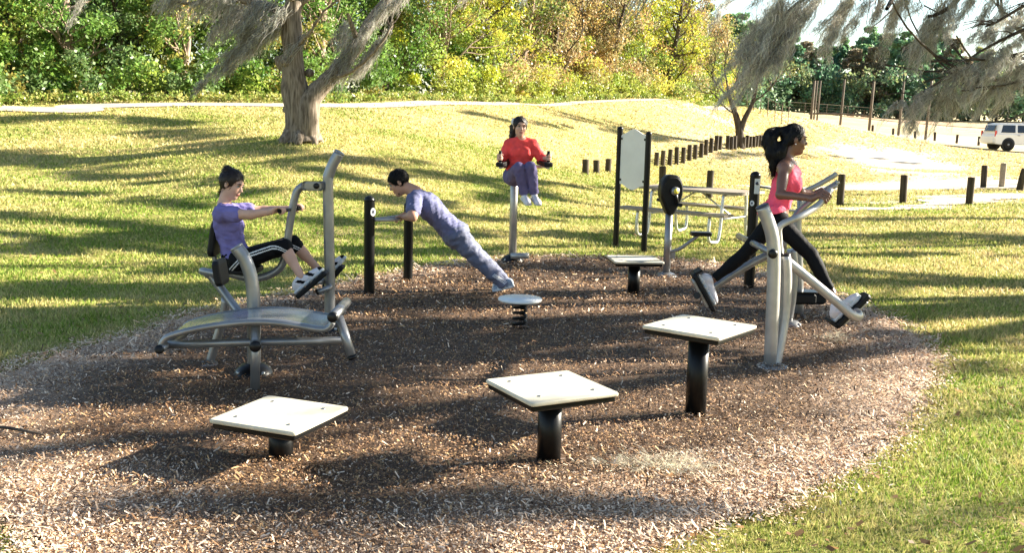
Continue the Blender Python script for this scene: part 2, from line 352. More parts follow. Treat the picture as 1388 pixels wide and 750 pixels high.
pal = paleness(X.ravel(), Y.ravel(), q.ravel())[:, None]
dk = np.array([.10, .060, .034]); lt = np.array([.50, .36, .25]); cm = dk*(1-pal)+lt*pal
cm *= (.7+.6*vnoise(X.ravel(), Y.ravel(), .12, 14))[:, None]
me = npmesh('mulch_bed', np.stack([X, Y, Zm], -1).reshape(-1, 3), F[keep], m_chip, col=cm); tag(link('mulch_bed', me), kind='structure')

def quads(P, U_, W_, bend=None):     # P centre, U_ half length, W_ half width -> bent quads of 2 strips
    n = len(P); V = np.stack([P-U_-W_, P-U_+W_, P+U_+W_, P+U_-W_], 1).reshape(-1, 3)
    return V, np.arange(4*n).reshape(n, 4)
def sector(n, d0, d1, a0, a1, seed):
    r = np.random.default_rng(seed); d = d0*(d1/d0)**r.random(n); a = np.radians(a0+(a1-a0)*r.random(n)); return d*np.sin(a), d*np.cos(a), d
# wood chips: uncountable
x, y, d = sector(760000, 3.0, 13.5, -44, 38, 3); s = sdist(x, y)+.12*(vnoise(x, y, .3, 15)-.5)
k = (s < .05*rng.random(len(s))+rng.exponential(.05, len(s))) & (s < .35); x, y, d, s = x[k], y[k], d[k], s[k]; n = len(x)
L = (.0028+.0060*rng.random(n)**1.9+.014*(rng.random(n) < .03))*(1+.45*sstep(.8, -.2, -s))*np.maximum(1, d/7); Wd = np.minimum(L*(.22+.3*rng.random(n)), .0036*np.maximum(1, d/7)); a = rng.random(n)*2*PI
tilt = rng.normal(0, .38, n); tw = rng.normal(0, .45, n)
U_ = np.stack([np.cos(a)*np.cos(tilt), np.sin(a)*np.cos(tilt), np.sin(tilt)], -1); side = np.stack([-np.sin(a)*np.cos(tw), np.cos(a)*np.cos(tw), np.sin(tw)], -1)
P = np.stack([x, y, .02+.014*rng.random(n)+L*np.abs(np.sin(tilt))*.7+.02*vnoise(x, y, .25, 12)], -1)
pal = paleness(x, y, s)*.92; r = rng.random(n); r2 = rng.random(n)
cA = np.array([.085, .048, .028]); cB = np.array([.28, .15, .07]); cCc = np.array([.46, .28, .13]); cD = np.array([.74, .57, .41]); cE = np.array([.58, .40, .26])
c = np.where((r < .42)[:, None], cA, np.where((r < .72)[:, None], cB, np.where((r < .92)[:, None], cCc, cD)))
cp = np.where((r < .12)[:, None], cB, np.where((r < .5)[:, None], cE, cD))
c = np.where((r2 < pal)[:, None], cp, c)*(.75+.5*rng.random(n))[:, None]
V, F = quads(P, U_*L[:, None], side*Wd[:, None])
me = npmesh('wood_chips', V, F, m_chip, col=np.repeat(c, 4, 0), smooth=False); tag(link('wood_chips', me), 'loose brown and bleached wood chips covering the exercise bed', 'wood chips', kind='stuff')

_gs = np.clip(sandm*1.3-.1, 0, 1).reshape(len(xs), len(ys))
def sandat(x, y):
    i = np.clip(np.searchsorted(xs, x), 1, len(xs)-1); j = np.clip(np.searchsorted(ys, y), 1, len(ys)-1); return _gs[i, j]
# ---------------- paths
def strip(name, cl, widths, m, lift=.03, nseg=10, wn=6, jag=0, fl=False):
    C = np.array([np.r_[p, 0] for p in cl]); C = np.array(cr(list(C), nseg)); Wd = np.interp(np.linspace(0, 1, len(C)), np.linspace(0, 1, len(widths)), widths)
    Vv = []
    for i in range(len(C)):
        t = nrm(C[min(i+1, len(C)-1)]-C[max(i-1, 0)]); nn = V3(-t[1], t[0], 0)
        for k in range(wn+1):
            u = (k/wn-.5)*Wd[i]; u += jag*(vnoise(C[i, 0]+3*np.sign(u), C[i, 1], .9, 31)-.5+.5*(vnoise(C[i, 0]+7*np.sign(u), C[i, 1], .3, 32)-.5))*(abs(k/wn-.5) > .45)
            p = C[i]+nn*u; Vv.append((p[0], p[1], 0))
    Vv = np.array(Vv); Vv[:, 2] = tz(Vv[:, 0], Vv[:, 1])+lift
    I = np.arange(len(Vv)).reshape(len(C), wn+1); F = np.stack([I[:-1, :-1], I[1:, :-1], I[1:, 1:], I[:-1, 1:]], -1).reshape(-1, 4)
    me = npmesh(name, Vv, F, m); o = link(name, me); tag(o, kind='structure'); return C[:, :2], Wd
path_c = [(-34, 26)]+[tuple(ground_at(px, py, 15)[:2]) for px, py in [(0, 147.5), (200, 144.8), (330, 143)]]
path_c = [(-34, 25), tuple(A(0, 146, 27.5)[:2]), tuple(A(110, 146, 28.8)[:2]), tuple(A(240, 144, 30.6)[:2]), tuple(A(407, 143, 33.6)[:2]), tuple(A(600, 140, 40.6)[:2]), tuple(A(780, 139, 54)[:2]), tuple(A(900, 138, 62)[:2]), tuple(A(990, 140, 72)[:2])]
PC, PW = strip('path', path_c, [1.05]*9, m_conc, .025, 14)
# sandy track on the right
tr_c = [tuple(G(*p)[:2]) for p in [(1010, 240), (1080, 240), (1170, 241), (1260, 243), (1340, 246), (1430, 252)]]
TC, TW = strip('track', tr_c, [.6, 5.0, 7.5, 7.5, 7.5, 7], m_sand, .022, 22, 8, jag=1.8)
tr2 = [tuple(A(1310, 226, 46)[:2]), tuple(A(1262, 218, 55)[:2]), tuple(A(1240, 209, 64)[:2]), tuple(A(1225, 202, 72)[:2])]
TC2, TW2 = np.array([[900., 900.]]), np.array([1.])
tr3 = [tuple(G(*p)[:2]) for p in [(1150, 281), (1240, 279), (1310, 272), (1400, 268)]]
TC3, TW3 = strip('sandy_verge', tr3, [.3, 1.0, 1.3, 1.8], m_sand, .02, 22, 6, jag=.9)
tr4 = [tuple(A(1070, 183, 96)[:2]), tuple(A(1180, 183, 98)[:2]), tuple(A(1290, 190, 92)[:2]), tuple(A(1400, 194, 90)[:2])]
tr5 = [tuple(A(1150, 168, 128)[:2]), tuple(A(1260, 172, 124)[:2]), tuple(A(1400, 178, 120)[:2])]
strip('outfield', tr5, [14, 16, 14], m_clay, .06, 8, 6, jag=1)
def neardist(x, y, C, W_):
    out = np.full(x.shape, 1e3)
    for p, w in zip(C[::2], W_[::2]): out = np.minimum(out, np.hypot(x-p[0], y-p[1])-w/2)
    return out
# ---------------- grass blades: uncountable
x, y, d = sector(820000, 2.6, 78, -40, 38, 5)
s = sdist(x, y); sn = s+.22*(vnoise(x, y, .25, 16)-.5)+.12*(vnoise(x, y, .08, 17)-.5)
k = (sn > rng.random(len(s))**2*.16) & (neardist(x, y, PC, PW) > .05) & (neardist(x, y, TC, TW) > -1.0*rng.random(len(x))**3) & (sandat(x, y) < .15+.5*rng.random(len(x))) & (neardist(x, y, TC2, TW2) > 0) & (neardist(x, y, TC3, TW3) > -.5*rng.random(len(x))**2)
x, y, d = x[k], y[k], d[k]; n = len(x)
z = tz(x, y); hh = (.012+.022*rng.random(n)**1.4)*(1+d/34)*(.65+.8*vnoise(x, y, .5, 18)); wd = np.maximum(.0024, .00085*d)*(.7+.6*rng.random(n)); a = rng.random(n)*2*PI
lean = hh[:, None]*np.stack([rng.normal(0, .55, n), rng.normal(0, .55, n)], -1)
B0 = np.stack([x-np.cos(a)*wd, y-np.sin(a)*wd, z-.004], -1); B1 = np.stack([x+np.cos(a)*wd, y+np.sin(a)*wd, z-.004], -1)
Tp = np.stack([x+lean[:, 0], y+lean[:, 1], z+hh], -1)
V = np.stack([B0, B1, Tp], 1).reshape(-1, 3); F = np.arange(3*n).reshape(n, 3)
c = grasscol(x, y, rng.random(n))*(.7+.6*rng.random(n))[:, None]
me = npmesh('grass', V, F, m_grass, col=np.repeat(c, 3, 0), smooth=False); tag(link('grass', me), 'short patchy green and straw coloured lawn grass', 'grass', kind='stuff')
# dead leaves and moss scraps lying about the lawn near the bollards
# ================================================================== EQUIPMENT
ez = V3(0, 0, 1)
def frame(o, tip):            # axes with ax2 along tip-o
    a2 = nrm(np.asarray(tip, float)-np.asarray(o, float)); a0 = nrm(np.cross(a2, [0, 0, 1] if abs(a2[2]) < .9 else [0, 1, 0])); return np.array([a0, np.cross(a2, a0), a2])
def flange(org, c, r, parent, m=None, bolts=4, h=.018):
    b = MB(org); b.lathe(c, [(r, 0), (r, h*.7), (r*.93, h), (0, h)], 28); b.build('base_plate', m or m_steel, parent)
    for k in range(bolts):
        a = 2*PI*k/bolts+.6; p = np.asarray(c)+V3(math.cos(a)*r*.72, math.sin(a)*r*.72, h)
        MB(org).lathe(p, [(.011, -.001), (.011, .009), (.006, .013), (0, .013)], 6, smooth=False).build('bolt', m_bolt, parent)
def dome(org, c, r, h, parent, m=None):
    MB(org).lathe(c, [(r, 0), (r*.99, h*.2), (r*.88, h*.55), (r*.62, h*.86), (r*.38, h), (0, h)], 28).build('dome_base', m or m_plas, parent)
    for k in range(4):
        a = 2*PI*k/4+.8; p = np.asarray(c)+V3(math.cos(a)*r*.83, math.sin(a)*r*.83, h*.45)
        MB(org).lathe(p, [(.016, -.01), (.016, .012), (.008, .016), (0, .016)], 10).build('bolt', m_bolt, parent)
def capend(org, p, tip, r, parent, m=None, l=.012):
    MB(org).lathe(p, [(r*1.03, -.004), (r*1.03, l*.6), (r*.8, l), (0, l)], 20, frame(p, tip)).build('end_cap', m or m_plas, parent)

# ---- step platforms
lab = ['lowest cream topped square step, in front of the arched sit up bench',
       'mid height cream topped square step with its post between the lowest and tallest steps',
       'tallest cream topped square step on a black post near the stride walker',
       'small far square step on a black post in front of the blank sign board']
fitp = [(-1.157, 5.033, .4046, .250), (.2114, 5.079, -.2932, .412), (1.122, 5.980, .1224, .565), (1.2494, 10.389, -.6946, .3686)]
for i, (x, y, a, h) in enumerate(fitp):
    t = thing('step_platform', lab[i], 'exercise step', (x, y, 0), a+PI/4, 'square step platforms on black posts')
    s_ = .502
    d = MB(); d.box((0, 0, h-.012), (s_, s_, .022), bev=.016); d.build('deck', m_cream, t, bevel=.003)
    d = MB(); d.box((0, 0, h-.0375), (s_-.022, s_-.022, .028), bev=.012); d.build('deck_frame', m_black, t)
    r = .062; d = MB(); d.tube([(0, 0, -.05), (0, 0, h-.052)], r, 28); d.build('post', m_black, t)
    for sx in (-1, 1):
        for sy in (-1, 1): MB().lathe((sx*.155, sy*.155, h-.002), [(.012, 0), (.012, .003), (.007, .005), (0, .005)], 12).build('bolt', m_bolt, t)

# ---- bouncing disc on a spring
c = G(704, 446); t = thing('spring_disc', 'white round balance disc on a black coil spring in the middle of the bed', 'balance disc', c)
h = A(704, 407, c[1])[2]
MB().lathe((0, 0, h), [(.172, -.008), (.185, 0), (.185, .012), (.178, .02), (0, .022)], 40).build('disc', m_white, t)
MB().lathe((0, 0, h-.03), [(.09, 0), (.09, .018), (0, .022)], 24).build('disc_bracket', m_black, t)
sp = [(math.cos(2*PI*4.2*u)*.052, math.sin(2*PI*4.2*u)*.052, .02+u*(h-.05)) for u in np.linspace(0, 1, 110)]
MB().tube(sp, .0125, 10).build('coil_spring', m_black, t)
MB().lathe((0, 0, 0), [(.09, 0), (.09, .02), (.06, .028), (0, .028)], 24).build('base_plate', m_black, t)

# ---- black round topped posts
def blackpost(c, h, r, label, badge=True, bz=None, group='round topped black station posts', bdir=(0, -1, 0), parent=None):
    t = thing('station_post', label, 'exercise post', c, 0, group) if parent is None else parent
    MB((0, 0, 0) if parent is None else c).tube([(c[0]*(parent is not None), c[1]*(parent is not None), -.05), (c[0]*(parent is not None), c[1]*(parent is not None), h-r)], r, 28, cap=False).build('post', m_black, t, (0, 0, 0)) if parent is None else None
    pr = [(r, -.001)]+[(r*1.05*math.cos(a), r*1.0*math.sin(a)) for a in np.linspace(0, PI/2, 7)]
    MB().lathe((0, 0, h-r), pr, 28).build('post_cap', m_plas, t)
    MB().lathe((0, 0, 0), [(r*1.02, 0), (r*1.02, .012), (r*1.0, .014)], 28).build('post_collar', m_black, t)
    return t
# push up station: two posts and a flat bar between them
cL = G(500.5, 402); cRr = G(553, 383); hL = A(500.5, 265, cL[1])[2]; hR = A(553, 273, cRr[1])[2]
c0 = (cL+cRr)/2; t = thing('push_up_station', 'push up station of two black posts joined by a grey bar under the leaning man', 'exercise station', c0)
def add_post(t, c, h, r, org):
    MB(org).tube([c+V3(0, 0, -.05), c+V3(0, 0, h-r)], r, 28, cap=False).build('post', m_black, t)
    pr = [(r, -.001)]+[(r*1.04*math.cos(a), r*1.0*math.sin(a)) for a in np.linspace(0, PI/2, 7)]
    MB(org).lathe(c+V3(0, 0, h-r), pr, 28).build('post_cap', m_plas, t)
def badge(t, p, nrm_, org, r=.045, m=None, sx=.8):
    d = frame(p, np.asarray(p)+nrm_)
    b = MB(org); b.prism([(sx*r*math.cos(a), r*math.sin(a)) for a in np.linspace(0, 2*PI, 25)[:-1]], (0, .003), [d[0], d[1], d[2], np.asarray(p)]); b.build('badge', m or m_badge, t)
    b = MB(org); b.prism([(sx*r*.45*math.cos(a), r*.4*math.sin(a)) for a in np.linspace(0, 2*PI, 13)[:-1]], (.0025, .005), [d[0], d[1], d[2], np.asarray(p)]); b.build('badge_emblem', m_navycap, t)
add_post(t, cL, hL, .052, c0); add_post(t, cRr, hR, .050, c0)
n_ = nrm(V3(.75, -.66, 0)); badge(t, cL+V3(0, 0, A(507, 287, cL[1])[2])+n_*.052, n_, c0, .04)
bA = V3(cL[0], cL[1], A(510, 298, cL[1])[2]); bB = V3(cRr[0], cRr[1], A(550, 291, cRr[1])[2]); BARZ = (bA[2]+bB[2])/2
b = MB(c0); e = nrm(bB-bA); b.tube([bA+e*.05, bA+e*.2+V3(.05, 0, 0), bB-e*.2+V3(.05, 0, 0), bB-e*.05], .019, 16, bend=5); b.build('push_bar', m_steel2, t)
MB(c0).box((bA+bB)/2+V3(.06, -.05, -.01), (.20, .42, .012), np.array([[1, 0, 0], e, np.cross([1, 0, 0], e)]), bev=.05).build('bar_plate', m_steel2, t)

# pull station right: tall post with badge, lower post hidden behind the walker, bar between
c1 = G(1015, 391); c2 = G(1044, 397, 0); h1 = A(1020, 232, c1[1])[2]; h2 = A(1041, 265, c2[1])[2]
t = thing('dip_station', 'tall round topped black post with a white plate and rails behind the walking woman', 'exercise station', c1)
add_post(t, c1, h1, .056, c1); add_post(t, c2, h2, .045, c1)
MB(c1).box(c1+V3(.01, -.0565, A(1021, 252, c1[1])[2]), (.055, .004, .16), bev=.0019).build('plate', m_badge, t)
MB(c1).lathe(c1+V3(.01, -.058, A(1021, 252, c1[1])[2]+.03), [(.018, 0), (.018, .004), (0, .004)], 16, np.array([[1, 0, 0], [0, 0, 1], [0, -1, 0]])).build('plate_emblem', m_navycap, t)
badge(t, c1+V3(-.03, -.047, A(1015, 275, c1[1])[2]), nrm(V3(-.6, -.8, 0)), c1, .03)
for zz, z2 in ((A(1024, 253, c1[1])[2], A(1060, 261, c1[1]-.3)[2]), (A(1024, 283, c1[1])[2], A(1060, 286, c1[1]-.3)[2])):
    MB(c1).tube([c1+V3(.05, 0, zz), V3(c1[0]+.42, c1[1]-.25, z2)], .012, 12).build('rail', m_steel2, t)

# ---- sign board
pL, pR = G(834.5, 334), G(872.5, 341); tL = A(843, 171, pL[1]); tR = A(884, 178, pR[1])
c0 = (pL+pR)/2; t = thing('sign_board', 'blank pale grey sign board with curved top and bottom between two slim black posts', 'sign', c0)
for p, q in ((pL, tL), (pR, tR)):
    q = V3(p[0], p[1], q[2]); MB(c0).tube([p+V3(0, 0, -.05), q-V3(0, 0, .04)], .041, 24, cap=False).build('post', m_black, t)
    MB(c0).lathe(q-V3(0, 0, .04), [(.044, 0)]+[(.044*math.cos(a), .04*math.sin(a)) for a in np.linspace(0, PI/2, 6)], 24).build('post_cap', m_plas, t)
u = pR-pL; L = np.linalg.norm(u); u = u/L; zt = A(848, 182, pL[1])[2]; zb = A(848, 249, pL[1])[2]; w0 = L-.08
pts = []
for k in range(25): s_ = k/24; pts.append(((s_-.5)*w0, zt+.075*(math.sin(PI*s_)**2)**1.1*1.0-.02*(s_ < .04 or s_ > .96)))
for k in range(25): s_ = 1-k/24; pts.append(((s_-.5)*w0, zb-.07*(math.sin(PI*s_)**2)**1.1))
n_ = np.cross(u, ez); b = MB(c0); b.prism(pts, (-.009, .009), [u, ez, n_, V3(c0[0], c0[1], 0)]); b.build('panel', m_panel, t, bevel=.003)
for p, s_ in ((pL, 1), (pR, -1)):
    for zz in (zt-.06, zb+.06): MB(c0).box(V3(p[0], p[1], zz)+u*s_*.055, (.04, .03, .03), np.array([u, n_, ez])).build('bracket', m_black, t)

# ---- arm crank station
c0 = G(903, 376); Yc = c0[1]; t = thing('arm_crank_station', 'arm crank station with a black teardrop housing on a grey post beside the sign board', 'exercise station', c0)
MB(c0).tube([c0, V3(c0[0], Yc, A(906, 286, Yc)[2])], .042, 24).build('post', m_steel, t); dome(c0, c0, .125, .06, t, m_steel)
hc = A(908.5, 262, Yc-.02); sc = Yc/FPX; 
out = [(0, 25.5), (8, 24), (14, 17), (16.5, 8), (16, -4), (11, -16), (6, -26), (2, -29.5), (-2, -29.5), (-6, -26), (-11, -16), (-16, -4), (-16.5, 8), (-14, 17), (-8, 24)]
out = [(a*sc, b*sc) for a, b in out]; ol = cr([V3(a, b, 0) for a, b in out+out[:1]], 3)[:-1]; ol = [(p[0], p[1]) for p in ol][::-1]
dv = nrm(V3(.55, -.83, 0)); lv = nrm(V3(.96, .28, 0)); ax = [lv, ez, np.cross(lv, ez), hc]
b = MB(c0); b.prism([(a*.98, z) for a, z in ol], (-.055, .055), ax); b.build('housing', m_plas, t, bevel=.018)
b = MB(c0); b.prism([(a*.86, z*.86) for a, z in ol], (.052, .07), ax); b.build('housing_cover', m_rub, t, bevel=.006)
nv = np.cross(lv, ez); cc = hc+nv*.07+ez*.03+lv*.02
MB(c0).lathe(cc, [(.048, 0), (.048, .03), (.040, .04), (0, .04)], 24, np.array([lv, ez, nv])).build('crank_hub', m_steel, t)
MB(c0).lathe(cc+nv*.04, [(.03, 0), (.03, .004), (0, .004)], 24, np.array([lv, ez, nv])).build('hub_badge', m_yel, t)
MB(c0).tube([cc+nv*.02, cc+nv*.03-ez*.15+lv*.03], .017, 14).build('crank_arm', m_plas, t)
MB(c0).tube([cc+nv*.03-ez*.15+lv*.03, cc+nv*.12-ez*.15+lv*.03], .02, 14).build('hand_grip', m_rub, t)
MB(c0).tube([hc-nv*.055-lv*.0+ez*.06, hc-nv*.12+ez*.06-lv*.02, hc-nv*.13-ez*.09-lv*.05], .016, 12).build('crank_arm', m_plas, t)
MB(c0).tube([hc-nv*.13-ez*.09-lv*.05, hc-nv*.22-ez*.09-lv*.05], .019, 14).build('hand_grip', m_rub, t)
zz = lambda px, py, dy=0: A(px, py, Yc+dy)
MB(c0).tube([zz(905, 342), zz(920, 338), zz(932, 330), zz(948, 318)], .02, 14, bend=4).build('seat_arm', m_steel, t)
MB(c0).box(zz(950, 317, .0), (.24, .16, .045), bev=.03).build('seat_pad', m_plas, t)
MB(c0).box(zz(910, 346), (.09, .02, .07)).build('gusset', m_steel, t)

# ---- hip twist / knee raise station (woman in red)
c0 = G(694.5, 357); Yc = c0[1]; t = thing('knee_raise_station', 'tall grey post with arm pads and domed black foot under the woman in red', 'exercise station', c0)
zz = lambda px, py, dy=0: A(px, py, Yc+dy)
MB(c0).tube([c0+V3(0, 0, .02), V3(c0[0], Yc, zz(697, 205)[2])], .047, 24).build('post', m_steel2, t)
dome(c0, c0, .15, .11, t)
MB(c0).tube([zz(692, 347, -.16), zz(717, 347, -.16)], .036, 20).build('foot_rest', m_steel2, t)
MB(c0).tube([zz(697, 349), zz(697, 347, -.14)], .024, 14).build('foot_rest_arm', m_steel2, t)
MB(c0).box(zz(701, 214, -.06), (.26, .06, .34), bev=.025).build('back_pad', m_rub, t)
for sx, pa, pb, gp in ((-1, (677, 219), (690, 224), 686), (1, (730, 220), (742, 224), 742)):
    a_ = zz(pa[0], pa[1], -.1); mid = zz((pa[0]+pb[0])/2, 222, -.3)
    ax0 = nrm(V3(sx*.25, -1, -.05)); ax1 = nrm(np.cross(ez, ax0)); e_ = zz(683 if sx < 0 else 738, 221.5, -.33)
    MB(c0).box(e_, (.42, .10, .05), np.array([ax0, ax1, np.cross(ax0, ax1)]), bev=.03).build('arm_pad', m_rub, t)
    MB(c0).tube([zz(700, 222, -.02), zz(690 if sx < 0 else 728, 226, -.03), e_-V3(0, 0, .035), e_+ax0*.17-V3(0, 0, .03)], .02, 14, bend=4).build('arm_support', m_steel2, t)
    gb = e_+ax0*.17; MB(c0).tube([gb, gb+V3(0, 0, .03)], .016, 12).build('grip_stem', m_steel2, t)
    MB(c0).tube([gb+V3(0, 0, .03), gb+V3(0, 0, .16)], .019, 14).build('hand_grip', m_rub, t)
KR = c0.copy()
gripL, gripR = zz(683, 221.5, -.33)+nrm(V3(-.25, -1, -.05))*.17+V3(0, 0, .085), zz(738, 221.5, -.33)+nrm(V3(.25, -1, -.05))*.17+V3(0, 0, .085)

# ---- stride walker
cN = G(1047, 499); t = thing('stride_walker', 'silver stride walking machine with swinging pedals carrying the woman in pink', 'exercise machine', cN)
Yn = cN[1]; P1 = lambda px, py, Y_=Yn: A(px, py, Y_)
b = MB(cN); b.tube([P1(1033, 280), P1(1041, 300), P1(1047, 322), P1(1049, 350), P1(1048, 400), P1(1044, 497)], .0475, 24, bend=5); b.build('front_column', m_steel2, t)
capend(cN, P1(1033, 280), P1(1033, 280)+(P1(1033, 280)-P1(1041, 300)), .0475, t, m_navycap)
b = MB(cN); b.tube([P1(1064, 346, Yn+.07), P1(1066, 380, Yn+.07), P1(1063, 430, Yn+.06), P1(1053, 485, Yn+.01), P1(1051, 495, Yn)], .040, 24, bend=5); b.build('rear_brace', m_steel2, t)
capend(cN, P1(1064, 346, Yn+.07), P1(1064, 340, Yn+.07), .040, t)
flange(cN, P1(1047, 499)*V3(1, 1, 0), .115, t, m_steel2)
cFar = G(1071, 443); Yf = cFar[1]
b = MB(cN); b.tube([P1(1073, 338, Yf), P1(1075, 360, Yf), P1(1073, 400, Yf), P1(1067, 436, Yf)], .044, 24, bend=5); b.build('far_column', m_steel, t)
dome(cN, cFar, .10, .06, t, m_steel)
ax_a = P1(1049, 344, Yn-.02); ax_b = V3(ax_a[0]+.09, Yf, ax_a[2]-.05)
MB(cN).tube([ax_a, ax_b], .026, 18).build('axle', m_steel, t); MB(cN).lathe(P1(1047, 344, Yn-.048), [(.034, 0), (.034, .02), (.02, .03), (0, .03)], 20, np.array([[1, 0, 0], [0, 0, 1], [0, -1, 0]])).build('axle_cap', m_plas, t)
# near swing arm
Ya = Yn+.13
arm_end = P1(1162, 430, Ya+.02)
b = MB(cN); b.tube([P1(1058, 347, Ya), P1(1090, 373, Ya), P1(1130, 406, Ya), P1(1152, 425, Ya+.0), P1(1160, 430, Ya+.05), P1(1164, 428, Ya+.14), P1(1158, 420, Ya+.3)], .034, 20, bend=5); b.build('swing_arm', m_steel2, t)
b = MB(cN); b.tube([P1(1058, 347, Ya), P1(1056, 325, Ya), P1(1058, 306, Ya), P1(1085, 293, Ya+.04), P1(1108, 279, 7.56), P1(1118, 268, 7.58), P1(1126, 257, 7.62)], .025, 18, bend=5); b.build('handle', m_steel2, t)
hand_near = P1(1119, 266, Ya+.12)
Yb = 8.42
b = MB(cN); b.tube([P1(1062, 338, Yb), P1(1030, 351, Yb), P1(1000, 368, Yb), P1(975, 384, Yb), P1(962, 392, Yb-.02), P1(953, 397, Yb-.12)], .034, 20, bend=5); b.build('swing_arm', m_steel, t)
b = MB(cN); b.tube([P1(1062, 338, Yb), P1(1068, 310, Yb), P1(1080, 290, Yb), P1(1100, 272, Yb), P1(1115, 262, Yb), P1(1134, 250, Yb)], .023, 18, bend=5); b.build('handle', m_steel, t)
hand_far = P1(1113, 263, Yb)
def pedal(t, org, heel, toe, Yp, wid=.15, m=None):   # heel and toe of the sole line; the tray lies below
    h_ = A(heel[0], heel[1], Yp); t_ = A(toe[0], toe[1], Yp); u = nrm(t_-h_); w = V3(0, 1, 0); n = nrm(np.cross(u, w)); n = n*(1 if n[2] > 0 else -1)
    if heel[2:]: n = -n
    c = (h_+t_)/2; L = np.linalg.norm(t_-h_)+.05
    MB(org).box(c-n*.022, (L, wid, .036), np.array([u, w, n]), bev=.03).build('pedal', m_rub, t)
    MB(org).box(c-n*.050, (L*.75, wid*.7, .02), np.array([u, w, n]), bev=.02).build('pedal_tray', m_steel2, t)
    MB(org).box(h_-u*.02+n*.02, (.02, wid, .06), np.array([u, w, n])).build('pedal_heel_stop', m_rub, t)
    return h_, t_, n
pf = pedal(t, cN, (1131, 437), (1170, 399), 7.72)
pr_ = pedal(t, cN, (944, 372), (968, 416), 8.24)
MB(cN).tube([A(945, 401, 8.1), A(945, 401, 8.36)], .028, 16).build('pedal_pivot', m_plas, t)

# ---- stepper behind the walker
cS = G(1083, 432); Ys = cS[1]; t = thing('stepper_station', 'stepper with silver handlebars and black step boxes half hidden behind the stride walker', 'exercise machine', cS)
MB(cS).tube([cS+V3(0, 0, .02), A(1082, 352, Ys), A(1080, 300, Ys), A(1085, 285, Ys)], .042, 22, bend=5).build('post', m_steel, t)
flange(cS, cS, .10, t)
for (px, dy) in ((1086, -.05), (1100, .25)):
    c_ = A(px, 404, Ys+dy); MB(cS).box(c_, (.24, .16, .10), bev=.02).build('step_box', m_rub, t); MB(cS).box(c_+V3(0, 0, .06), (.25, .17, .015), bev=.02).build('step_tread', m_plas, t)
MB(cS).tube([A(1083, 410, Ys), A(1100, 409, Ys+.2)], .02, 12).build('step_arm', m_steel, t)
for (a_, b_, dy) in (((1086, 264), (1129, 239), .22), ((1092, 273), (1131, 250), -.1)):
    MB(cS).tube([A(1084, 292, Ys), A(a_[0], a_[1], Ys+dy), A((a_[0]+b_[0])/2, (a_[1]+b_[1])/2, Ys+dy), A(b_[0], b_[1], Ys+dy), A(b_[0]+5, b_[1]-4, Ys+dy)], .023, 16, bend=5).build('handlebar', m_steel2, t)

# ---- leg press station (seated woman)
cM = G(440, 449); Ym = cM[1]; t = thing('leg_press_station', 'grey leg press with a tall bent mast and a swinging seat under the seated girl', 'exercise machine', cM)
Q = lambda px, py, dy=0: A(px, py, Ym+dy)
MB(cM).tube([Q(460, 207), Q(452, 221), Q(446, 236), Q(444.5, 250), Q(446, 330), Q(447, 400), Q(446, 446)], .043, 24, bend=5).build('mast', m_steel, t)
capend(cM, Q(460, 207), Q(463.5, 201), .043, t, m_steel)
dome(cM, G(443, 450), .14, .08, t)
MB(cM).tube([Q(447, 251), Q(424, 251.5)], .034, 18).build('pivot_tube', m_steel, t)
MB(cM).box(Q(424, 252, -.045), (.17, .014, .075), bev=.03).build('pivot_plate', m_steel, t)
MB(cM).lathe(Q(429, 252, -.052), [(.024, 0), (.024, .012), (.012, .018), (0, .018)], 18, np.array([[1, 0, 0], [0, 0, 1], [0, -1, 0]])).build('pivot_cap', m_plas, t)
MB(cM).tube([Q(425, 252, 0), Q(412, 252, -.0), Q(403, 259, 0), Q(398, 275, 0), Q(392, 310, 0), Q(387, 345), Q(379, 364), Q(360, 375), Q(340, 377), Q(322, 374), Q(302, 368)], .031, 20, bend=6).build('swing_arm', m_steel, t)
MB(cM).box(Q(323, 365, -.02), (.36, .30, .045), bev=.05).build('seat_pad', m_rub, t)
MB(cM).box(Q(293, 322, 0), (.30, .26, .05), np.array([nrm(V3(.16, 0, 1)), [0, 1, 0], nrm(V3(-1, 0, .16))]), bev=.05).build('back_pad', m_rub, t)
MB(cM).tube([Q(300, 368), Q(291, 352), Q(290, 330)], .02, 14, bend=4).build('back_pad_bracket', m_steel, t)
gN, gF = Q(379, 286.5, -.33), Q(407, 282, .22)
MB(cM).tube([gN, Q(394, 284, 0), gF], .013, 12).build('handle_bar', m_plas, t)
for a_, s_ in ((gN, 1), (gF, -1)):
    MB(cM).tube([a_, a_+(Q(394, 284)-a_)*.45], .018, 14).build('hand_grip', m_rub, t)
MB(cM).tube([Q(446, 388), Q(446, 390, -.1), Q(430, 396, -.16)], .022, 14, bend=4).build('foot_rest_arm', m_steel, t)
capend(cM, Q(430, 396, -.16), Q(426, 398, -.17), .024, t)
def pad_px(t, org, a, b, Yp, wid, name='foot_pad', th=.04):
    h_ = A(a[0], a[1], Yp); t_ = A(b[0], b[1], Yp); u = nrm(t_-h_); w = V3(0, 1, 0); n = nrm(np.cross(u, w)); n = n*(1 if n[0] < 0 else -1)
    MB(org).box((h_+t_)/2-n*th/2, (np.linalg.norm(t_-h_), wid, th), np.array([u, w, n]), bev=.02).build(name, m_rub, t); return h_, t_, n
padn = pad_px(t, cM, (401, 400), (441, 366), Ym-.19, .13); padf = pad_px(t, cM, (437, 387), (463, 358), Ym+.19, .13)
MB(cM).tube([Q(425, 385, -.12), Q(448, 378, .1)], .018, 12).build('foot_pad_axle', m_steel, t)

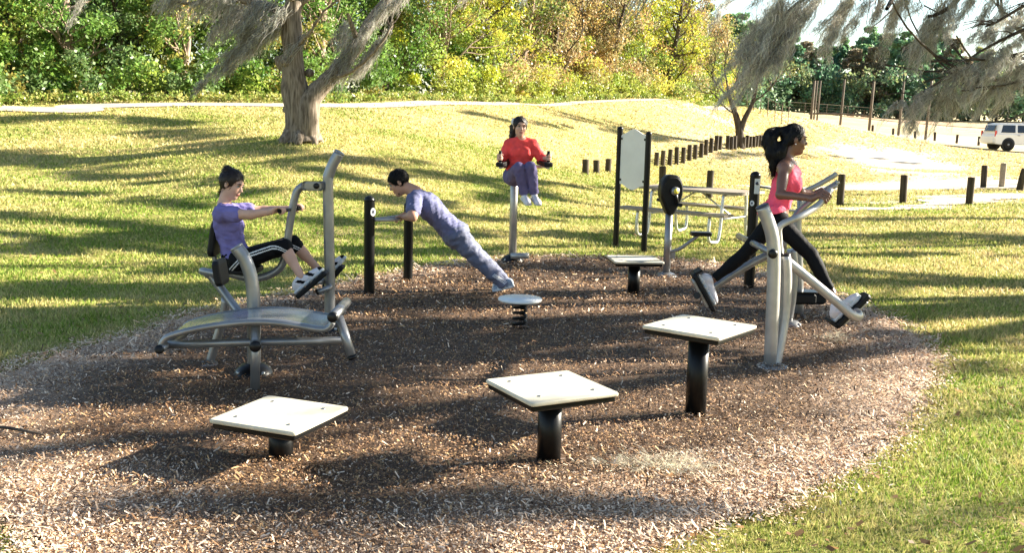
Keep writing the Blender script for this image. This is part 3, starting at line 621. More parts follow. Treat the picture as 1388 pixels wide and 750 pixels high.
# ---- abdominal bench in front
cB = G(346, 534); t = thing('sit_up_bench', 'grey arched sit up bench on tube frame with a bent tall tube and rear strut', 'exercise bench', cB)
Yb1 = cB[1]
MB(cB).tube([cB, A(346, 438, Yb1)], .030, 20).build('front_leg', m_steel, t)
b = MB(cB); b.box(cB+V3(.0, .0, .007), (.25, .12, .014), np.array([nrm(V3(1, .25, 0)), nrm(V3(-.25, 1, 0)), ez]), bev=.03); b.build('foot_plate', m_steel2, t)
cD_ = G(344, 512); Yd = cD_[1]; dome(cB, cD_, .135, .10, t)
MB(cB).tube([A(321, 336, Yd), A(331, 350, Yd), A(339, 371, Yd), A(343, 395, Yd), A(344, 430, Yd), A(344, 500, Yd)], .044, 24, bend=6).build('tall_tube', m_steel, t)
capend(cB, A(321, 336, Yd), A(315, 328, Yd), .044, t, m_steel)
MB(cB).tube([A(346, 470, Yb1-.09), A(346, 452, Yd+.05)], .034, 20).build('cross_socket', m_steel, t); capend(cB, A(346, 470, Yb1-.09), A(346, 471.5, Yb1-.13), .034, t, l=.02)
zc = A(222, 468, Yb1+.03); MB(cB).tube([zc, A(346, 464, Yb1+.03), A(465, 462, Yb1+.03)], .025, 18).build('long_rail', m_steel, t)
# left end and arched board
Ybn, Ybf = Yb1-.06, Yb1+.36
near = [A(px, py, Ybn) for px, py in [(217, 473), (221, 463), (232, 455), (272, 445), (320, 438.5), (356, 437), (392, 440), (420, 445), (438, 447), (447, 443), (451, 437)]]
nz = [n_.copy() for n_ in near]; far = [n_+V3(0, Ybf-Ybn, 0) for n_ in nz]
bn = cr(near, 5); bf = cr(far, 5)
MB(cB).tube(bn, .020, 14).build('board_edge_tube', m_steel, t); MB(cB).tube(bf, .020, 14).build('board_edge_tube', m_steel, t)
i0 = 6; vs = []; fs = []; N = len(bn)
for i in range(i0, N-2):
    for k in range(9): w = k/8; vs.append(bn[i]*(1-w)+bf[i]*w+V3(0, 0, .012-.012*math.sin(PI*w)))
for i in range(N-2-i0-1):
    for k in range(8): q = i*9+k; fs.append([q, q+1, q+10, q+9])
b = MB(cB); b.add(vs, fs); o = b.build('board', mat('smooth grey board', (.42, .43, .43), .22, .6, var=.1, vscale=5), t); sm_ = o.modifiers.new('thickness', 'SOLIDIFY'); sm_.thickness = .006
MB(cB).tube([A(216, 474, Ybn-.03), A(216, 474, Ybn-.03)+V3(0, Ybf-Ybn+.06, 0)], .028, 18).build('board_end_tube', m_steel, t); capend(cB, A(216, 474, Ybn-.03), A(216, 474, Ybn-.2), .028, t)
e1 = A(451, 430, Ybn-.03); MB(cB).tube([e1, e1+V3(0, Ybf-Ybn+.1, 0)], .032, 20).build('board_end_tube', m_steel, t); capend(cB, e1, e1-V3(0, .1, 0), .032, t, l=.02)
e2 = A(477, 483, Ybn-.02); MB(cB).tube([e2, e1+V3(.02, .1, -.02)], .029, 18).build('end_leg', m_steel, t); capend(cB, e2, e2+(e2-e1), .029, t, l=.02)
# rear strut, pad and leg
Yr = G(283, 497)[1]
MB(cB).tube([A(279, 370, Yr), A(290, 379, Yr), A(324, 424, Yr-.1), A(340, 440, Yd)], .029, 18, bend=3).build('rear_strut', m_steel, t)
MB(cB).tube([A(306, 404, Yr), A(303, 430, Yr), A(292, 466, Yr), A(284, 493, Yr)], .030, 18, bend=4).build('rear_leg', m_steel, t)
MB(cB).tube([A(276, 368, Yr), A(276, 368, Yr-.05), A(297, 372, Yr-.12)], .026, 18, bend=3).build('pad_arm', m_steel, t)
MB(cB).box(A(299, 369, Yr-.12), (.05, .22, .17), np.array([nrm(V3(1, 0, .15)), [0, 1, 0], nrm(V3(-.15, 0, 1))]), bev=.022).build('knee_pad', m_rub, t)
flange(cB, G(283, 497), .07, t, m_steel2, 3)

# ---- picnic table
def pz(px, py, z): d = ray(px, py); return cC+d*((z-H)/d[2])
ct = pz(947, 257, .74); t = thing('picnic_table', 'wooden picnic table with bent galvanised pipe legs on the lawn behind the exercise bed', 'picnic table', (ct[0], ct[1], 0), math.radians(-40))
for k in range(4): MB().box((0, -.285+.19*k, .74), (1.85, .175, .04)).build('top_plank', m_plank, t)
for s_ in (-1, 1):
    for k in range(2): MB().box((0, s_*(.66+.06)+(.075 if k else -.075)*1, .44), (1.85, .14, .038)).build('bench_plank', m_plank, t)
for sx in (-.62, .62):
    for s_ in (-1, 1):
        MB().tube([(sx, 0, .70), (sx, s_*.30, .70), (sx, s_*.36, .62), (sx, s_*.40, .2), (sx, s_*.46, .03), (sx, s_*.60, .025), (sx, s_*.72, .06), (sx, s_*.74, .25), (sx, s_*.72, .41)], .024, 12, bend=4).build('pipe_leg', m_galv, t)
    MB().tube([(sx, 0, .70), (sx*.2, 0, .70)], .015, 10).build('brace', m_galv, t)
    MB().tube([(sx*.1, 0, .70), (sx, 0, .35)], .014, 10).build('brace', m_galv, t); MB().tube([(sx, -.39, .35), (sx, .39, .35)], .014, 10).build('brace', m_galv, t)

# ---- bollards
def bollard(h, r, lean=(0, 0)):
    b = MB(); b.tube([(0, 0, -.1), (lean[0]*.5, lean[1]*.5, h*.5), (lean[0], lean[1], h-.02)], r, 14, cap=False)
    b.lathe((lean[0], lean[1], h-.02), [(r, 0), (r*.9, .014), (r*.6, .02), (0, .022)], 14); return b
nearb = [(793, 249.5, 216, 28.6, 'weathered bollard first in the lawn row left of the sign board'), (808, 248, 217, 30, 'weathered bollard second in the lawn row left of the sign board'),
         (823.5, 243.5, 215, 32, 'weathered bollard close to the left sign board post'), (898, None, 225, 25.5, 'weathered bollard rising behind the black crank housing'),
         (962, None, 231, 25.8, 'weathered bollard standing behind the picnic table'), (1139, 271, 236, 24.3, 'thick weathered bollard beyond the silver handlebars of the stride walker'),
         (1224, 272, 237, 24.8, 'thick weathered bollard on its own at the near edge of the sandy track'), (1313.5, 276, 240, 24.2, 'thick weathered bollard with clods at its foot by the narrow sandy verge'),
         (1333, 252, 224, 33, 'dark bollard beyond the verge, shorter neighbour of the pale brown one'), (1358, 250, 221, 33, 'taller pale brown bollard between a dark one and the yellow tagged one')]
for (px, yb, yt, Yq, l_) in nearb:
    if yb is None: g = A(px, 250, Yq); g[2] = T(g[0], g[1]); hh_ = A(px, yt, Yq)[2]-g[2]
    else: g = A(px, yb, Yq); g[2] = T(g[0], g[1]); hh_ = A(px, yt, Yq)[2]-g[2]
    o = bollard(hh_, .085 if Yq < 26 else .095, (random.uniform(-.02, .03), 0)).build('bollard', m_wood if px != 1358 else m_plank, None, g)
    tag(o, l_, 'bollard', 'wooden bollards')
g = A(1381, 259, 30); g[2] = T(g[0], g[1]); t = thing('bollard', 'leaning wooden bollard carrying a small yellow tag at the right edge', 'bollard', g, 0, 'wooden bollards')
bollard(A(1385, 228, 30)[2]-g[2], .10, (.12, 0)).build('post', m_wood, t); MB().box((.16, -.105, .50), (.16, .012, .17)).build('yellow_tag', m_yel, t)
proto = bollard(.68, .10).build('bollard', m_wood); proto.location = (0, -50, 0); first = True
def far_b(px, Yq, l_, grp, py=None, s=1, hpx=None):
    global first
    if py is None: g = A(px, 200, Yq)
    elif hpx: g = ground_at(px, py, 30, 90); s = hpx*g[1]/FPX/.68
    else: g = A(px, py, Yq)
    g[2] = T(g[0], g[1])
    o = proto if first else proto.copy()
    if not first: COL.objects.link(o)
    first = False
    o.location = g; o.scale = (1, 1, s*random.uniform(.93, 1.06)); o.rotation_euler = (random.uniform(-.03, .03), random.uniform(-.03, .04), random.random()*6)
    tag(o, l_, 'bollard', grp)
zx = lambda x: 860+x/2.629
rowl = 'dark bollard in the row climbing from the sign board to the bare tree'
xs_ = [77, 100, 125, 150, 173, 195, 216, 237, 254, 272, 290, 304]; bs_ = [278, 275, 273, 270, 265, 258, 252, 245, 237, 228, 222, 218]; ts_ = [225, 219, 217, 212, 208, 203, 198, 194, 185, 177, 172, 168]
for i_, (x_, b_) in enumerate(zip(xs_, bs_)): far_b(zx(x_), 0, rowl, 'bollard row by the sign board', py=120+b_/2.629, hpx=(b_-ts_[i_])/2.629)
for x_, b_, t_ in zip([332, 345, 357, 388, 400, 412, 424, 434, 445, 455], [216, 217, 216, 213, 211, 211, 210, 209, 208, 207], [170, 172, 171, 170, 169, 168, 168, 167, 166, 165]):
    far_b(zx(x_), 0, 'distant dark bollard in the close row around the foot of the bare tree', 'bollards by the bare tree', py=120+b_/2.629, hpx=(b_-t_)/2.629)
for x_, h_ in [(1181, 10), (1209, 10), (1239, 10), (1266, 10), (1296, 10), (1326, 10)]:
    far_b(x_, 84-(x_-1181)*.02, 'short far bollard in the spaced row on the field before the backstop', 'far field bollards')

# ---- backstop of the ball field
g0 = A(1178, 187, 92); t = thing('backstop', 'tall timber backstop poles with a cross rail and wire behind the field bollards', 'backstop', (g0[0], g0[1], T(g0[0], g0[1])))
org = V3(g0[0], g0[1], T(g0[0], g0[1]))
tops = []
for (px, yb, yt, Yq, r) in [(1097, 186, 112, 95, .13), (1101, 184, 112, 97, .09), (1105.5, 182, 112, 99, .09), (1137.5, 183, 110, 98, .12), (1176.5, 189, 113, 92, .13), (1217, 187, 113, 94, .12), (1254, 189, 112, 94, .12)]:
    g = A(px, yb, Yq); tp = A(px, yt-3, Yq); p0 = V3(g[0], g[1], T(g[0], g[1])-.2); p1 = V3(tp[0]*0+g[0]+.15, g[1], tp[2]); tops.append((p0, p1))
    MB(org).tube([p0, p1], [r, r*.8], 10).build('pole', m_wood2, t)
ra = [A(1097, 154, 95), A(1137.5, 154, 98), A(1178, 157, 92)]
MB(org).tube(ra, .09, 8).build('cross_rail', m_wood2, t)
# chain fence along the outfield
for (pts_, l_, nm) in (([(1060, 160, 118), (1120, 158, 122), (1180, 159, 126), (1260, 162, 128), (1330, 166, 128), (1400, 170, 128)], 'low wire fence with thin posts along the outfield before the pines', 'wire_fence'), ([(1012, 152, 74), (1030, 158, 72), (1050, 163, 70), (1068, 168, 69)], 'short wire fence descending the bank beside the bare tree', 'wire_fence')):
    gs = [A(*p) for p in pts_]; gs = cr([V3(g[0], g[1], 0) for g in gs], 4); gs = [V3(g[0], g[1], T(g[0], g[1])) for g in gs]; t = thing(nm, l_, 'fence', gs[0])
    MB(gs[0]).tube([g+V3(0, 0, 1.25) for g in gs], .02, 6).build('top_rail', m_wood2, t)
    for g in gs[::2]: MB(gs[0]).tube([g, g+V3(0, 0, 1.25)], .025, 6).build('fence_post', m_wood2, t)
    for zq in (.3, .6, .9): MB(gs[0]).tube([g+V3(0, 0, zq) for g in gs], .005, 4).build('fence_wire', m_wood2, t)

# ---- white SUV
m_paint = mat('white car paint', (.78, .79, .80), .25, coat=.6); m_glass = mat('dark car glass', (.015, .018, .022), .08, spec=.8); m_red = mat('red lamp lens', (.55, .01, .02), .25, coat=.5)
m_trim = mat('black car trim', (.015, .015, .016), .6); m_rim = mat('steel wheel', (.3, .3, .31), .4, .7)
g = A(1337, 206, 73); zg = T(g[0], g[1])-.02; t = thing('parked_suv', 'white four door sport utility car parked on the far grass with red tail lamps', 'car', (g[0], g[1], zg), math.radians(4))
low = [(0, .55), (.03, .40), (.5, .36), (5.1, .36), (5.15, .55), (5.12, .95), (4.95, 1.05), (3.85, 1.12), (0.06, 1.14), (-.02, .9)]
b = MB(); b.prism(low, (-1.0, 1.0), [V3(1, 0, 0), ez, V3(0, -1, 0), V3(0, 0, 0)]); b.build('body', m_paint, t, bevel=.07)
vs = []; cab = [((.06, 1.10), .97), ((.30, 1.84), .80), ((3.05, 1.88), .80), ((3.85, 1.12), .95)]
b = MB(); q = [V3(p[0], s_*w, p[1]) for s_ in (-1, 1) for (p, w) in cab]; b.add(q, [[0, 1, 2, 3][::-1], [4, 5, 6, 7], [0, 4, 5, 1][::-1], [1, 5, 6, 2][::-1], [2, 6, 7, 3][::-1], [0, 3, 7, 4][::-1]], False); b.build('cabin', m_paint, t, bevel=.09)
def sidewin(x0, x1, x0t, x1t, s_):
    wz = lambda z: .97-(z-1.10)/.74*.17+.008
    b = MB(); q = [V3(x0, s_*wz(1.20), 1.20), V3(x1, s_*wz(1.20), 1.20), V3(x1t, s_*wz(1.72), 1.72), V3(x0t, s_*wz(1.72), 1.72)]; q2 = [p-V3(0, s_*.03, 0) for p in q]
    b.add(q+q2, [[0, 1, 2, 3], [4, 5, 6, 7][::-1], [0, 1, 5, 4], [1, 2, 6, 5], [2, 3, 7, 6], [3, 0, 4, 7]], False); b.build('window', m_glass, t)
for s_ in (-1, 1):
    sidewin(.42, 1.45, .58, 1.48, s_); sidewin(1.62, 2.5, 1.64, 2.48, s_); sidewin(2.62, 3.55, 2.6, 3.05, s_)
    for cx in (.98, 4.1):
        a_ = np.array([[1, 0, 0], [0, 0, 1], [0, s_, 0]], float)
        MB().lathe((cx, s_*.80, .40), [(.47, 0), (.47, .2), (.44, .212), (0, .212)], 28, a_).build('wheel_arch', m_trim, t)
        w = MB().lathe((cx, s_*.80, .38), [(.26, .0), (.37, .02), (.385, .1), (.385, .2), (.36, .235), (.25, .24)], 28, a_).build('tyre', m_rub, t)
        MB().lathe((cx, s_*.80, .38), [(.25, .20), (.25, .235), (.20, .225), (.08, .225), (.07, .25), (0, .25)], 20, a_).build('rim', m_rim, w)
    MB().box((.05, s_*.93, 1.12), (.12, .10, .42), bev=.02).build('tail_lamp', m_red, t)
    for cx in (1.68, 2.72): MB().box((cx, s_*1.01, 1.02), (.18, .03, .04)).build('door_handle', m_trim, t)
    MB().box((3.5, s_*1.08, 1.18), (.16, .16, .2), bev=.04).build('mirror', m_paint, t)
    MB().tube([(.6, s_*.72, 1.93), (2.9, s_*.72, 1.95)], .025, 8).build('roof_rail', m_trim, t)
MB().box((-.04, 0, .62), (.16, 1.9, .26), bev=.05).build('rear_bumper', m_paint, t); MB().box((.12, 0, 1.5), (.05, 1.3, .42), np.array([nrm(V3(1, 0, .33*0)), [0, 1, 0], nrm(V3(.3, 0, 1))])).build('rear_window', m_glass, t)
# ================================================================== PEOPLE
class Vol:
    def __init__(s, lo, hi, vox=.005):
        s.v = vox; s.lo = np.asarray(lo, float); s.n = np.ceil((np.asarray(hi)-s.lo)/vox).astype(int)+1
        s.D = np.full(s.n, .15, np.float32); s.ax = [(s.lo[i]+vox*np.arange(s.n[i])).astype(np.float32) for i in range(3)]
    def _sl(s, lo, hi, pad):
        a = np.clip(np.floor((lo-pad-s.lo)/s.v).astype(int), 0, s.n); b = np.clip(np.ceil((hi+pad-s.lo)/s.v).astype(int)+1, 0, s.n)
        return tuple(slice(int(a[i]), int(b[i])) for i in range(3))
    def _g(s, q): return s.ax[0][q[0]][:, None, None], s.ax[1][q[1]][None, :, None], s.ax[2][q[2]][None, None, :]
    def _join(s, q, d, k, mode):
        D = s.D[q]
        if mode == 'u':
            if k > 0: h = np.clip(.5+.5*(D-d)/k, 0, 1); s.D[q] = D*(1-h)+d*h-k*h*(1-h)
            else: s.D[q] = np.minimum(D, d)
        else:
            if k > 0: d = -d; h = np.clip(.5-.5*(D-d)/k, 0, 1); s.D[q] = D*(1-h)+d*h+k*h*(1-h)
            else: s.D[q] = np.maximum(D, -d)
    def cone(s, a, b, ra, rb=None, k=.02, mode='u', infl=0):
        a = np.asarray(a, float); b = np.asarray(b, float); rb = ra if rb is None else rb; ra = ra+infl; rb = rb+infl; r = max(ra, rb)
        q = s._sl(np.minimum(a, b)-r, np.maximum(a, b)+r, k+2*s.v); x, y, z = s._g(q)
        if min(x.size, y.size, z.size) == 0: return s
        ba = b-a; L2 = max(float(ba@ba), 1e-9); t = np.clip(((x-a[0])*ba[0]+(y-a[1])*ba[1]+(z-a[2])*ba[2])/L2, 0, 1)
        d = np.sqrt((x-a[0]-t*ba[0])**2+(y-a[1]-t*ba[1])**2+(z-a[2]-t*ba[2])**2)-(ra+(rb-ra)*t)
        s._join(q, d, k, mode); return s
    def ell(s, c, R, rad, k=.02, mode='u', infl=0):
        c = np.asarray(c, float); R = np.asarray(R, float); rad = np.asarray(rad, float)+infl; r = rad.max()
        q = s._sl(c-r, c+r, k+2*s.v); x, y, z = s._g(q)
        if min(x.size, y.size, z.size) == 0: return s
        l = [(x-c[0])*R[i][0]+(y-c[1])*R[i][1]+(z-c[2])*R[i][2] for i in range(3)]
        k0 = np.sqrt(sum((l[i]/rad[i])**2 for i in range(3))); k1 = np.sqrt(sum((l[i]/rad[i]**2)**2 for i in range(3)))+1e-6
        s._join(q, k0*(k0-1)/k1, k, mode); return s
    def rbox(s, c, R, half, rnd, k=.01, mode='u'):
        c = np.asarray(c, float); half = np.asarray(half, float)-rnd; r = np.linalg.norm(half)+rnd
        q = s._sl(c-r, c+r, k+2*s.v); x, y, z = s._g(q)
        l = [np.abs((x-c[0])*R[i][0]+(y-c[1])*R[i][1]+(z-c[2])*R[i][2])-half[i] for i in range(3)]
        d = np.sqrt(sum(np.maximum(t, 0)**2 for t in l))+np.minimum(np.maximum(np.maximum(l[0], l[1]), l[2]), 0)-rnd
        s._join(q, d, k, mode); return s
    def cut(s, p, n, k=.004):       # removes the side n points to
        n = nrm(n); x, y, z = s._g((slice(None),)*3); d = -((x-p[0])*n[0]+(y-p[1])*n[1]+(z-p[2])*n[2])
        s._join((slice(None),)*3, d.astype(np.float32), k, 's'); return s
    def wrinkle(s, amp, sc, seed=0, dirv=None, st=1.0):
        x, y, z = s._g((slice(None),)*3); r = np.random.default_rng(seed); w = 0
        for i in range(7):
            kv = r.normal(0, 1, 3); kv = kv/np.linalg.norm(kv)
            if dirv is not None: kv = kv-(1-1/st)*np.asarray(dirv)*(kv@np.asarray(dirv))
            kv *= sc*(.6+1.3*r.random()); ph = r.random()*6
            w = w+(1-2*np.abs(np.sin(.5*(x*kv[0]+y*kv[1]+z*kv[2]+ph))))*np.sin((x*kv[1]-y*kv[2]+z*kv[0])*.6+ph*2)
        s.D += (amp*w/2.2).astype(np.float32); return s
    def mesh(s):
        D = s.D; D[0] = D[-1] = .1; D[:, 0] = D[:, -1] = .1; D[:, :, 0] = D[:, :, -1] = .1
        In = D < 0; c = np.zeros(tuple(np.array(D.shape)-1), np.uint8)
        for i in (0, 1):
            for j in (0, 1):
                for k in (0, 1): c += In[i:D.shape[0]-1+i, j:D.shape[1]-1+j, k:D.shape[2]-1+k]
        act = (c > 0) & (c < 8); idx = np.argwhere(act); ids = np.full(c.shape, -1, np.int32); ids[act] = np.arange(len(idx))
        acc = np.zeros((len(idx), 3)); cnt = np.zeros(len(idx))
        co_ = [(i, j, k) for i in (0, 1) for j in (0, 1) for k in (0, 1)]
        for a in co_:
            for ax in range(3):
                if a[ax]: continue
                b = list(a); b[ax] = 1; b = tuple(b)
                da = D[idx[:, 0]+a[0], idx[:, 1]+a[1], idx[:, 2]+a[2]]; db = D[idx[:, 0]+b[0], idx[:, 1]+b[1], idx[:, 2]+b[2]]
                m = (da < 0) != (db < 0); t = np.where(m, da/np.where(m, da-db, 1), 0); p = np.array(a)[None, :]*np.ones((len(idx), 1)); p[:, ax] = t
                acc[m] += p[m]; cnt[m] += 1
        V = s.lo+s.v*(idx+acc/cnt[:, None]); F = []
        for ax in range(3):
            o1, o2 = (ax+1) % 3, (ax+2) % 3; sa = [slice(1, -1)]*3; sb = [slice(1, -1)]*3; sa[ax] = slice(0, -1); sb[ax] = slice(1, None)
            a = In[tuple(sa)]; b = In[tuple(sb)]
            e = np.argwhere(a != b); off = np.ones(3, int); off[ax] = 0; e = e+off; fl = In[e[:, 0], e[:, 1], e[:, 2]]
            def cid(d1, d2): q = e.copy(); q[:, o1] -= d1; q[:, o2] -= d2; return ids[q[:, 0], q[:, 1], q[:, 2]]
            Q = np.stack([cid(1, 1), cid(0, 1), cid(0, 0), cid(1, 0)], 1); Q[~fl] = Q[~fl][:, ::-1]; F.append(Q)
        F = np.concatenate(F); F = F[(F >= 0).all(1)]
        return V, F
def volobj(name, vol, mats, parent, org, midf=None, smooth=2):
    V, F = vol.mesh()
    if smooth:
        E_ = np.concatenate([F[:, [0, 1]], F[:, [1, 2]], F[:, [2, 3]], F[:, [3, 0]]])
        for _ in range(smooth):
            S_ = np.zeros_like(V); n_ = np.zeros(len(V)); 
            for i in range(3): S_[:, i] = np.bincount(E_[:, 0], V[E_[:, 1], i], len(V))+np.bincount(E_[:, 1], V[E_[:, 0], i], len(V))
            n_ = np.bincount(E_[:, 0], minlength=len(V))+np.bincount(E_[:, 1], minlength=len(V)); V = V*.5+.5*S_/np.maximum(n_, 1)[:, None]
    mid = None
    if midf is not None: mid = midf(V[F].mean(1))
    me = npmesh(name, V-np.asarray(org), F, mats, mid=mid); return link(name, me, parent)
def basis(fw, up):
    f = nrm(fw); l = nrm(np.cross(up, f)); return l, f, np.cross(f, l)      # lateral (body's left), forward, up
def head_prims(v, c, B, s=1.0, male=False, k=.012, infl=0, only=None):
    l, f, u = B; P = lambda a, b, d: c+s*(l*a+f*b+u*d); R = [l, f, u]
    v.ell(P(0, -.012, .030), R, s*V3(.073, .092, .085), k, infl=infl); v.ell(P(0, .022, -.030), R, s*V3(.057 if not male else .061, .064, .078), k*1.5, infl=infl)
    if only == 'skull': return
    v.cone(P(0, .060, -.088), P(0, .055, -.082), s*(.020 if not male else .025), k=.02); v.ell(P(.033, .05, -.02), R, s*V3(.026, .026, .028), .015); v.ell(P(-.033, .05, -.02), R, s*V3(.026, .026, .028), .015)
    v.ell(P(.031, .089, .012), R, s*V3(.018, .012, .011), .010, 's'); v.ell(P(-.031, .089, .012), R, s*V3(.018, .012, .011), .010, 's')
    v.ell(P(0, .070, .034), R, s*V3(.048, .016, .010), .012)
    v.cone(P(0, .078, .016), P(0, .099, -.018), s*.007, s*.011, .008); v.ell(P(0, .094, -.022), R, s*V3(.015, .010, .008), .006)
    v.ell(P(0, .080, -.050), R, s*V3(.023, .013, .0065), .005); v.ell(P(0, .078, -.060), R, s*V3(.020, .012, .007), .005)
    for q in (-1, 1): v.ell(P(q*.074, -.008, .0), [nrm(l+f*.4*-q*0), f, u], s*V3(.010, .018, .031), .006); 
def grip(v, wrist, c, axis, rb, over, rf=.0085, flip=1, k=.006):
    axis = nrm(axis); w = np.asarray(wrist, float)-c; w = nrm(w-axis*(w@axis)); ov = nrm(over-axis*(over@axis)-w*(over@w))
    def arc(t, off, rr): a = math.radians(t); return c+axis*off+rr*(w*math.cos(a)+ov*math.sin(a))
    kn = arc(55, 0, rb+.020); hb = nrm(kn-np.asarray(wrist))
    for off in (-.028, -.010, .010, .028):
        v.cone(wrist+axis*off*.45, arc(48, off, rb+.019), .017, .0125, .014)
    for i, off in enumerate((-.031, -.0105, .0105, .031)):
        Ln = [1.0, 1.06, 1.0, .85][i]; rr = rb+rf+.001; seq = [arc(52, off, rr+.006)]+[arc(52+Ln*t, off*.94, rr) for t in (45, 90, 130, 170)]
        for a_, b_ in zip(seq[:-1], seq[1:]): v.cone(a_, b_, rf*1.02, rf*.95, .002)
    o0 = flip*.034; seq = [wrist*.65+arc(20, o0*.8, rb+.02)*.35, arc(5, o0*1.15, rb+.014), arc(-35, o0*1.0, rb+.010), arc(-75, o0*.75, rb+.010)]
    for a_, b_, r0, r1 in zip(seq[:-1], seq[1:], (.014, .011, .0095), (.011, .0095, .0085)): v.cone(a_, b_, r0, r1, .004)
def shoe(parent, org, heel, toe, n, ankle, mu, ms, wid=.082, accent=None):
    heel = np.asarray(heel, float); toe = np.asarray(toe, float); u = nrm(toe-heel); n = nrm(n-u*(n@u)); w = np.cross(n, u); L = np.linalg.norm(toe-heel); R = [u, w, n]
    v = Vol(np.minimum(np.minimum(heel, toe), ankle)-.12, np.maximum(np.maximum(heel, toe), ankle)+.12, .005); P = lambda a, b: heel+u*a*L+n*b
    v.ell(P(.78, .030), R, (L*.21, wid*.46, .028), .02); v.ell(P(.5, .038), R, (L*.28, wid*.40, .036), .03); v.ell(P(.18, .040), R, (L*.16, wid*.36, .046), .025)
    v.cone(P(.22, .06), P(.24, .06)*.25+.75*(P(.24, .06)+nrm(np.asarray(ankle)-P(.24, .06))*.035), .035, .034, .015)
    v.cone(P(.42, .062), P(.60, .05), .017, .014, .015); v.cut(P(0, .016), -n)
    def mf(C):
        if accent is None: return np.zeros(len(C), int)
        a = ((C-heel)@u)/L; b = (C-heel)@n; q = (np.abs(((a*3.2+b*9) % 1)-.5) < .17) & (b < .075) & (a > .15) & (a < .85); return (q | ((a > .9) & (b > .02))).astype(int)
    so_ = volobj('shoe', v, [mu]+([accent] if accent else []), parent, org, mf)
    v = Vol(np.minimum(heel, toe)-.1, np.maximum(heel, toe)+.1, .005)
    for (a, hw) in ((.12, .40), (.3, .38), (.5, .40), (.72, .50), (.86, .42)): v.rbox(P(a, .011), R, (L*.13, wid*hw, .012), .008, .02)
    volobj('sole', v, ms, so_, org)
    v = MB(org)
    for k_ in range(4): a = .40+.075*k_; hgt = .076-.10*(a-.36); v.tube([P(a, hgt-.012)-w*.026, P(a+.01, hgt+.002), P(a, hgt-.012)+w*.026], .0042, 6)
    v.build('laces', m_stripe if mu is not m_shoeg else m_sole, so_)
def fuzz(parent, org, ho, n, m, L=.03, w=.0014, seed=0, flow=(0, 0, -1), lift=.25):
    rr = np.random.default_rng(seed); me = ho.data; nv = len(me.vertices); co_ = np.empty(nv*3, np.float32); me.vertices.foreach_get('co', co_); co_ = co_.reshape(-1, 3); nn = np.empty(nv*3, np.float32); me.vertices.foreach_get('normal', nn); nn = nn.reshape(-1, 3)
    i = rr.integers(0, nv, n); P = co_[i]; N = nn[i]; fl = np.asarray(flow, float)+rr.normal(0, .3, (n, 3)); fl = fl-N*(fl*N).sum(1)[:, None]; fl /= np.linalg.norm(fl, axis=1)[:, None]+1e-6; ln = (L*(.4+rr.random(n)))[:, None]
    Mx = P+fl*ln*.5+N*ln*lift*.6; E_ = P+fl*ln+N*ln*lift*rr.random((n, 1)); sd_ = np.cross(fl, N)*w
    V = np.stack([P-sd_-N*.003, P+sd_-N*.003, Mx+sd_, Mx-sd_, E_+sd_*.2, E_-sd_*.2], 1).reshape(-1, 3); b_ = np.arange(n)[:, None]*6; F = np.concatenate([b_+np.array([0, 1, 2, 3]), b_+np.array([3, 2, 4, 5])])
    link('loose_hair', npmesh('loose_hair', V, F, m, smooth=False), parent)
def face_bits(parent, org, c, B, s, lashes=True, brow=m_hair, ml=None):
    l, f, u = B; P = lambda a, b, d: c+s*(l*a+f*b+u*d); R = np.array([l, u, f])
    for q in (-1, 1):
        e = MB(org); ec = P(q*.031, .0735, .012); r = .0105*s
        e.lathe(ec, [(r*math.cos(a)*1.15, r*math.sin(a)) for a in np.linspace(-.3, PI/2, 8)], 16, R); eo = e.build('eye', m_eye, parent)
        MB(org).lathe(ec, [(.0062*s, r*.86), (.0055*s, r*1.0), (0, r*1.05)], 14, R).build('iris', m_iris, eo)
        MB(org).tube([P(q*.047, .0745, .014), P(q*.040, .0815, .0205), P(q*.030, .0845, .0215), P(q*.017, .0815, .016)], .0023*s, 6, bend=3).build('eyelashes', m_hairb, eo)
        MB(org).tube([P(q*.052, .072, .032), P(q*.042, .082, .037), P(q*.030, .086, .036), P(q*.016, .087, .031)], [.0015, .0035, .004, .002], 6, bend=3).build('eyebrow', brow, parent)
def strands(parent, org, roots, tips, n, m, r=.0022, seed=0, spread=.02, name='loose_hair'):
    rr = np.random.default_rng(seed); b = MB(org)
    for i in range(n):
        t = rr.random(); a = roots[0]*(1-t)+roots[1]*t+rr.normal(0, spread*.5, 3); e = tips[0]*(1-t)+tips[1]*t+rr.normal(0, spread, 3); md = (a+e)/2+rr.normal(0, spread*.5, 3)
        b.tube([a, md, e], [r, r, r*.3], 4, cap=False, bend=3)
    return b.build(name, m, parent)
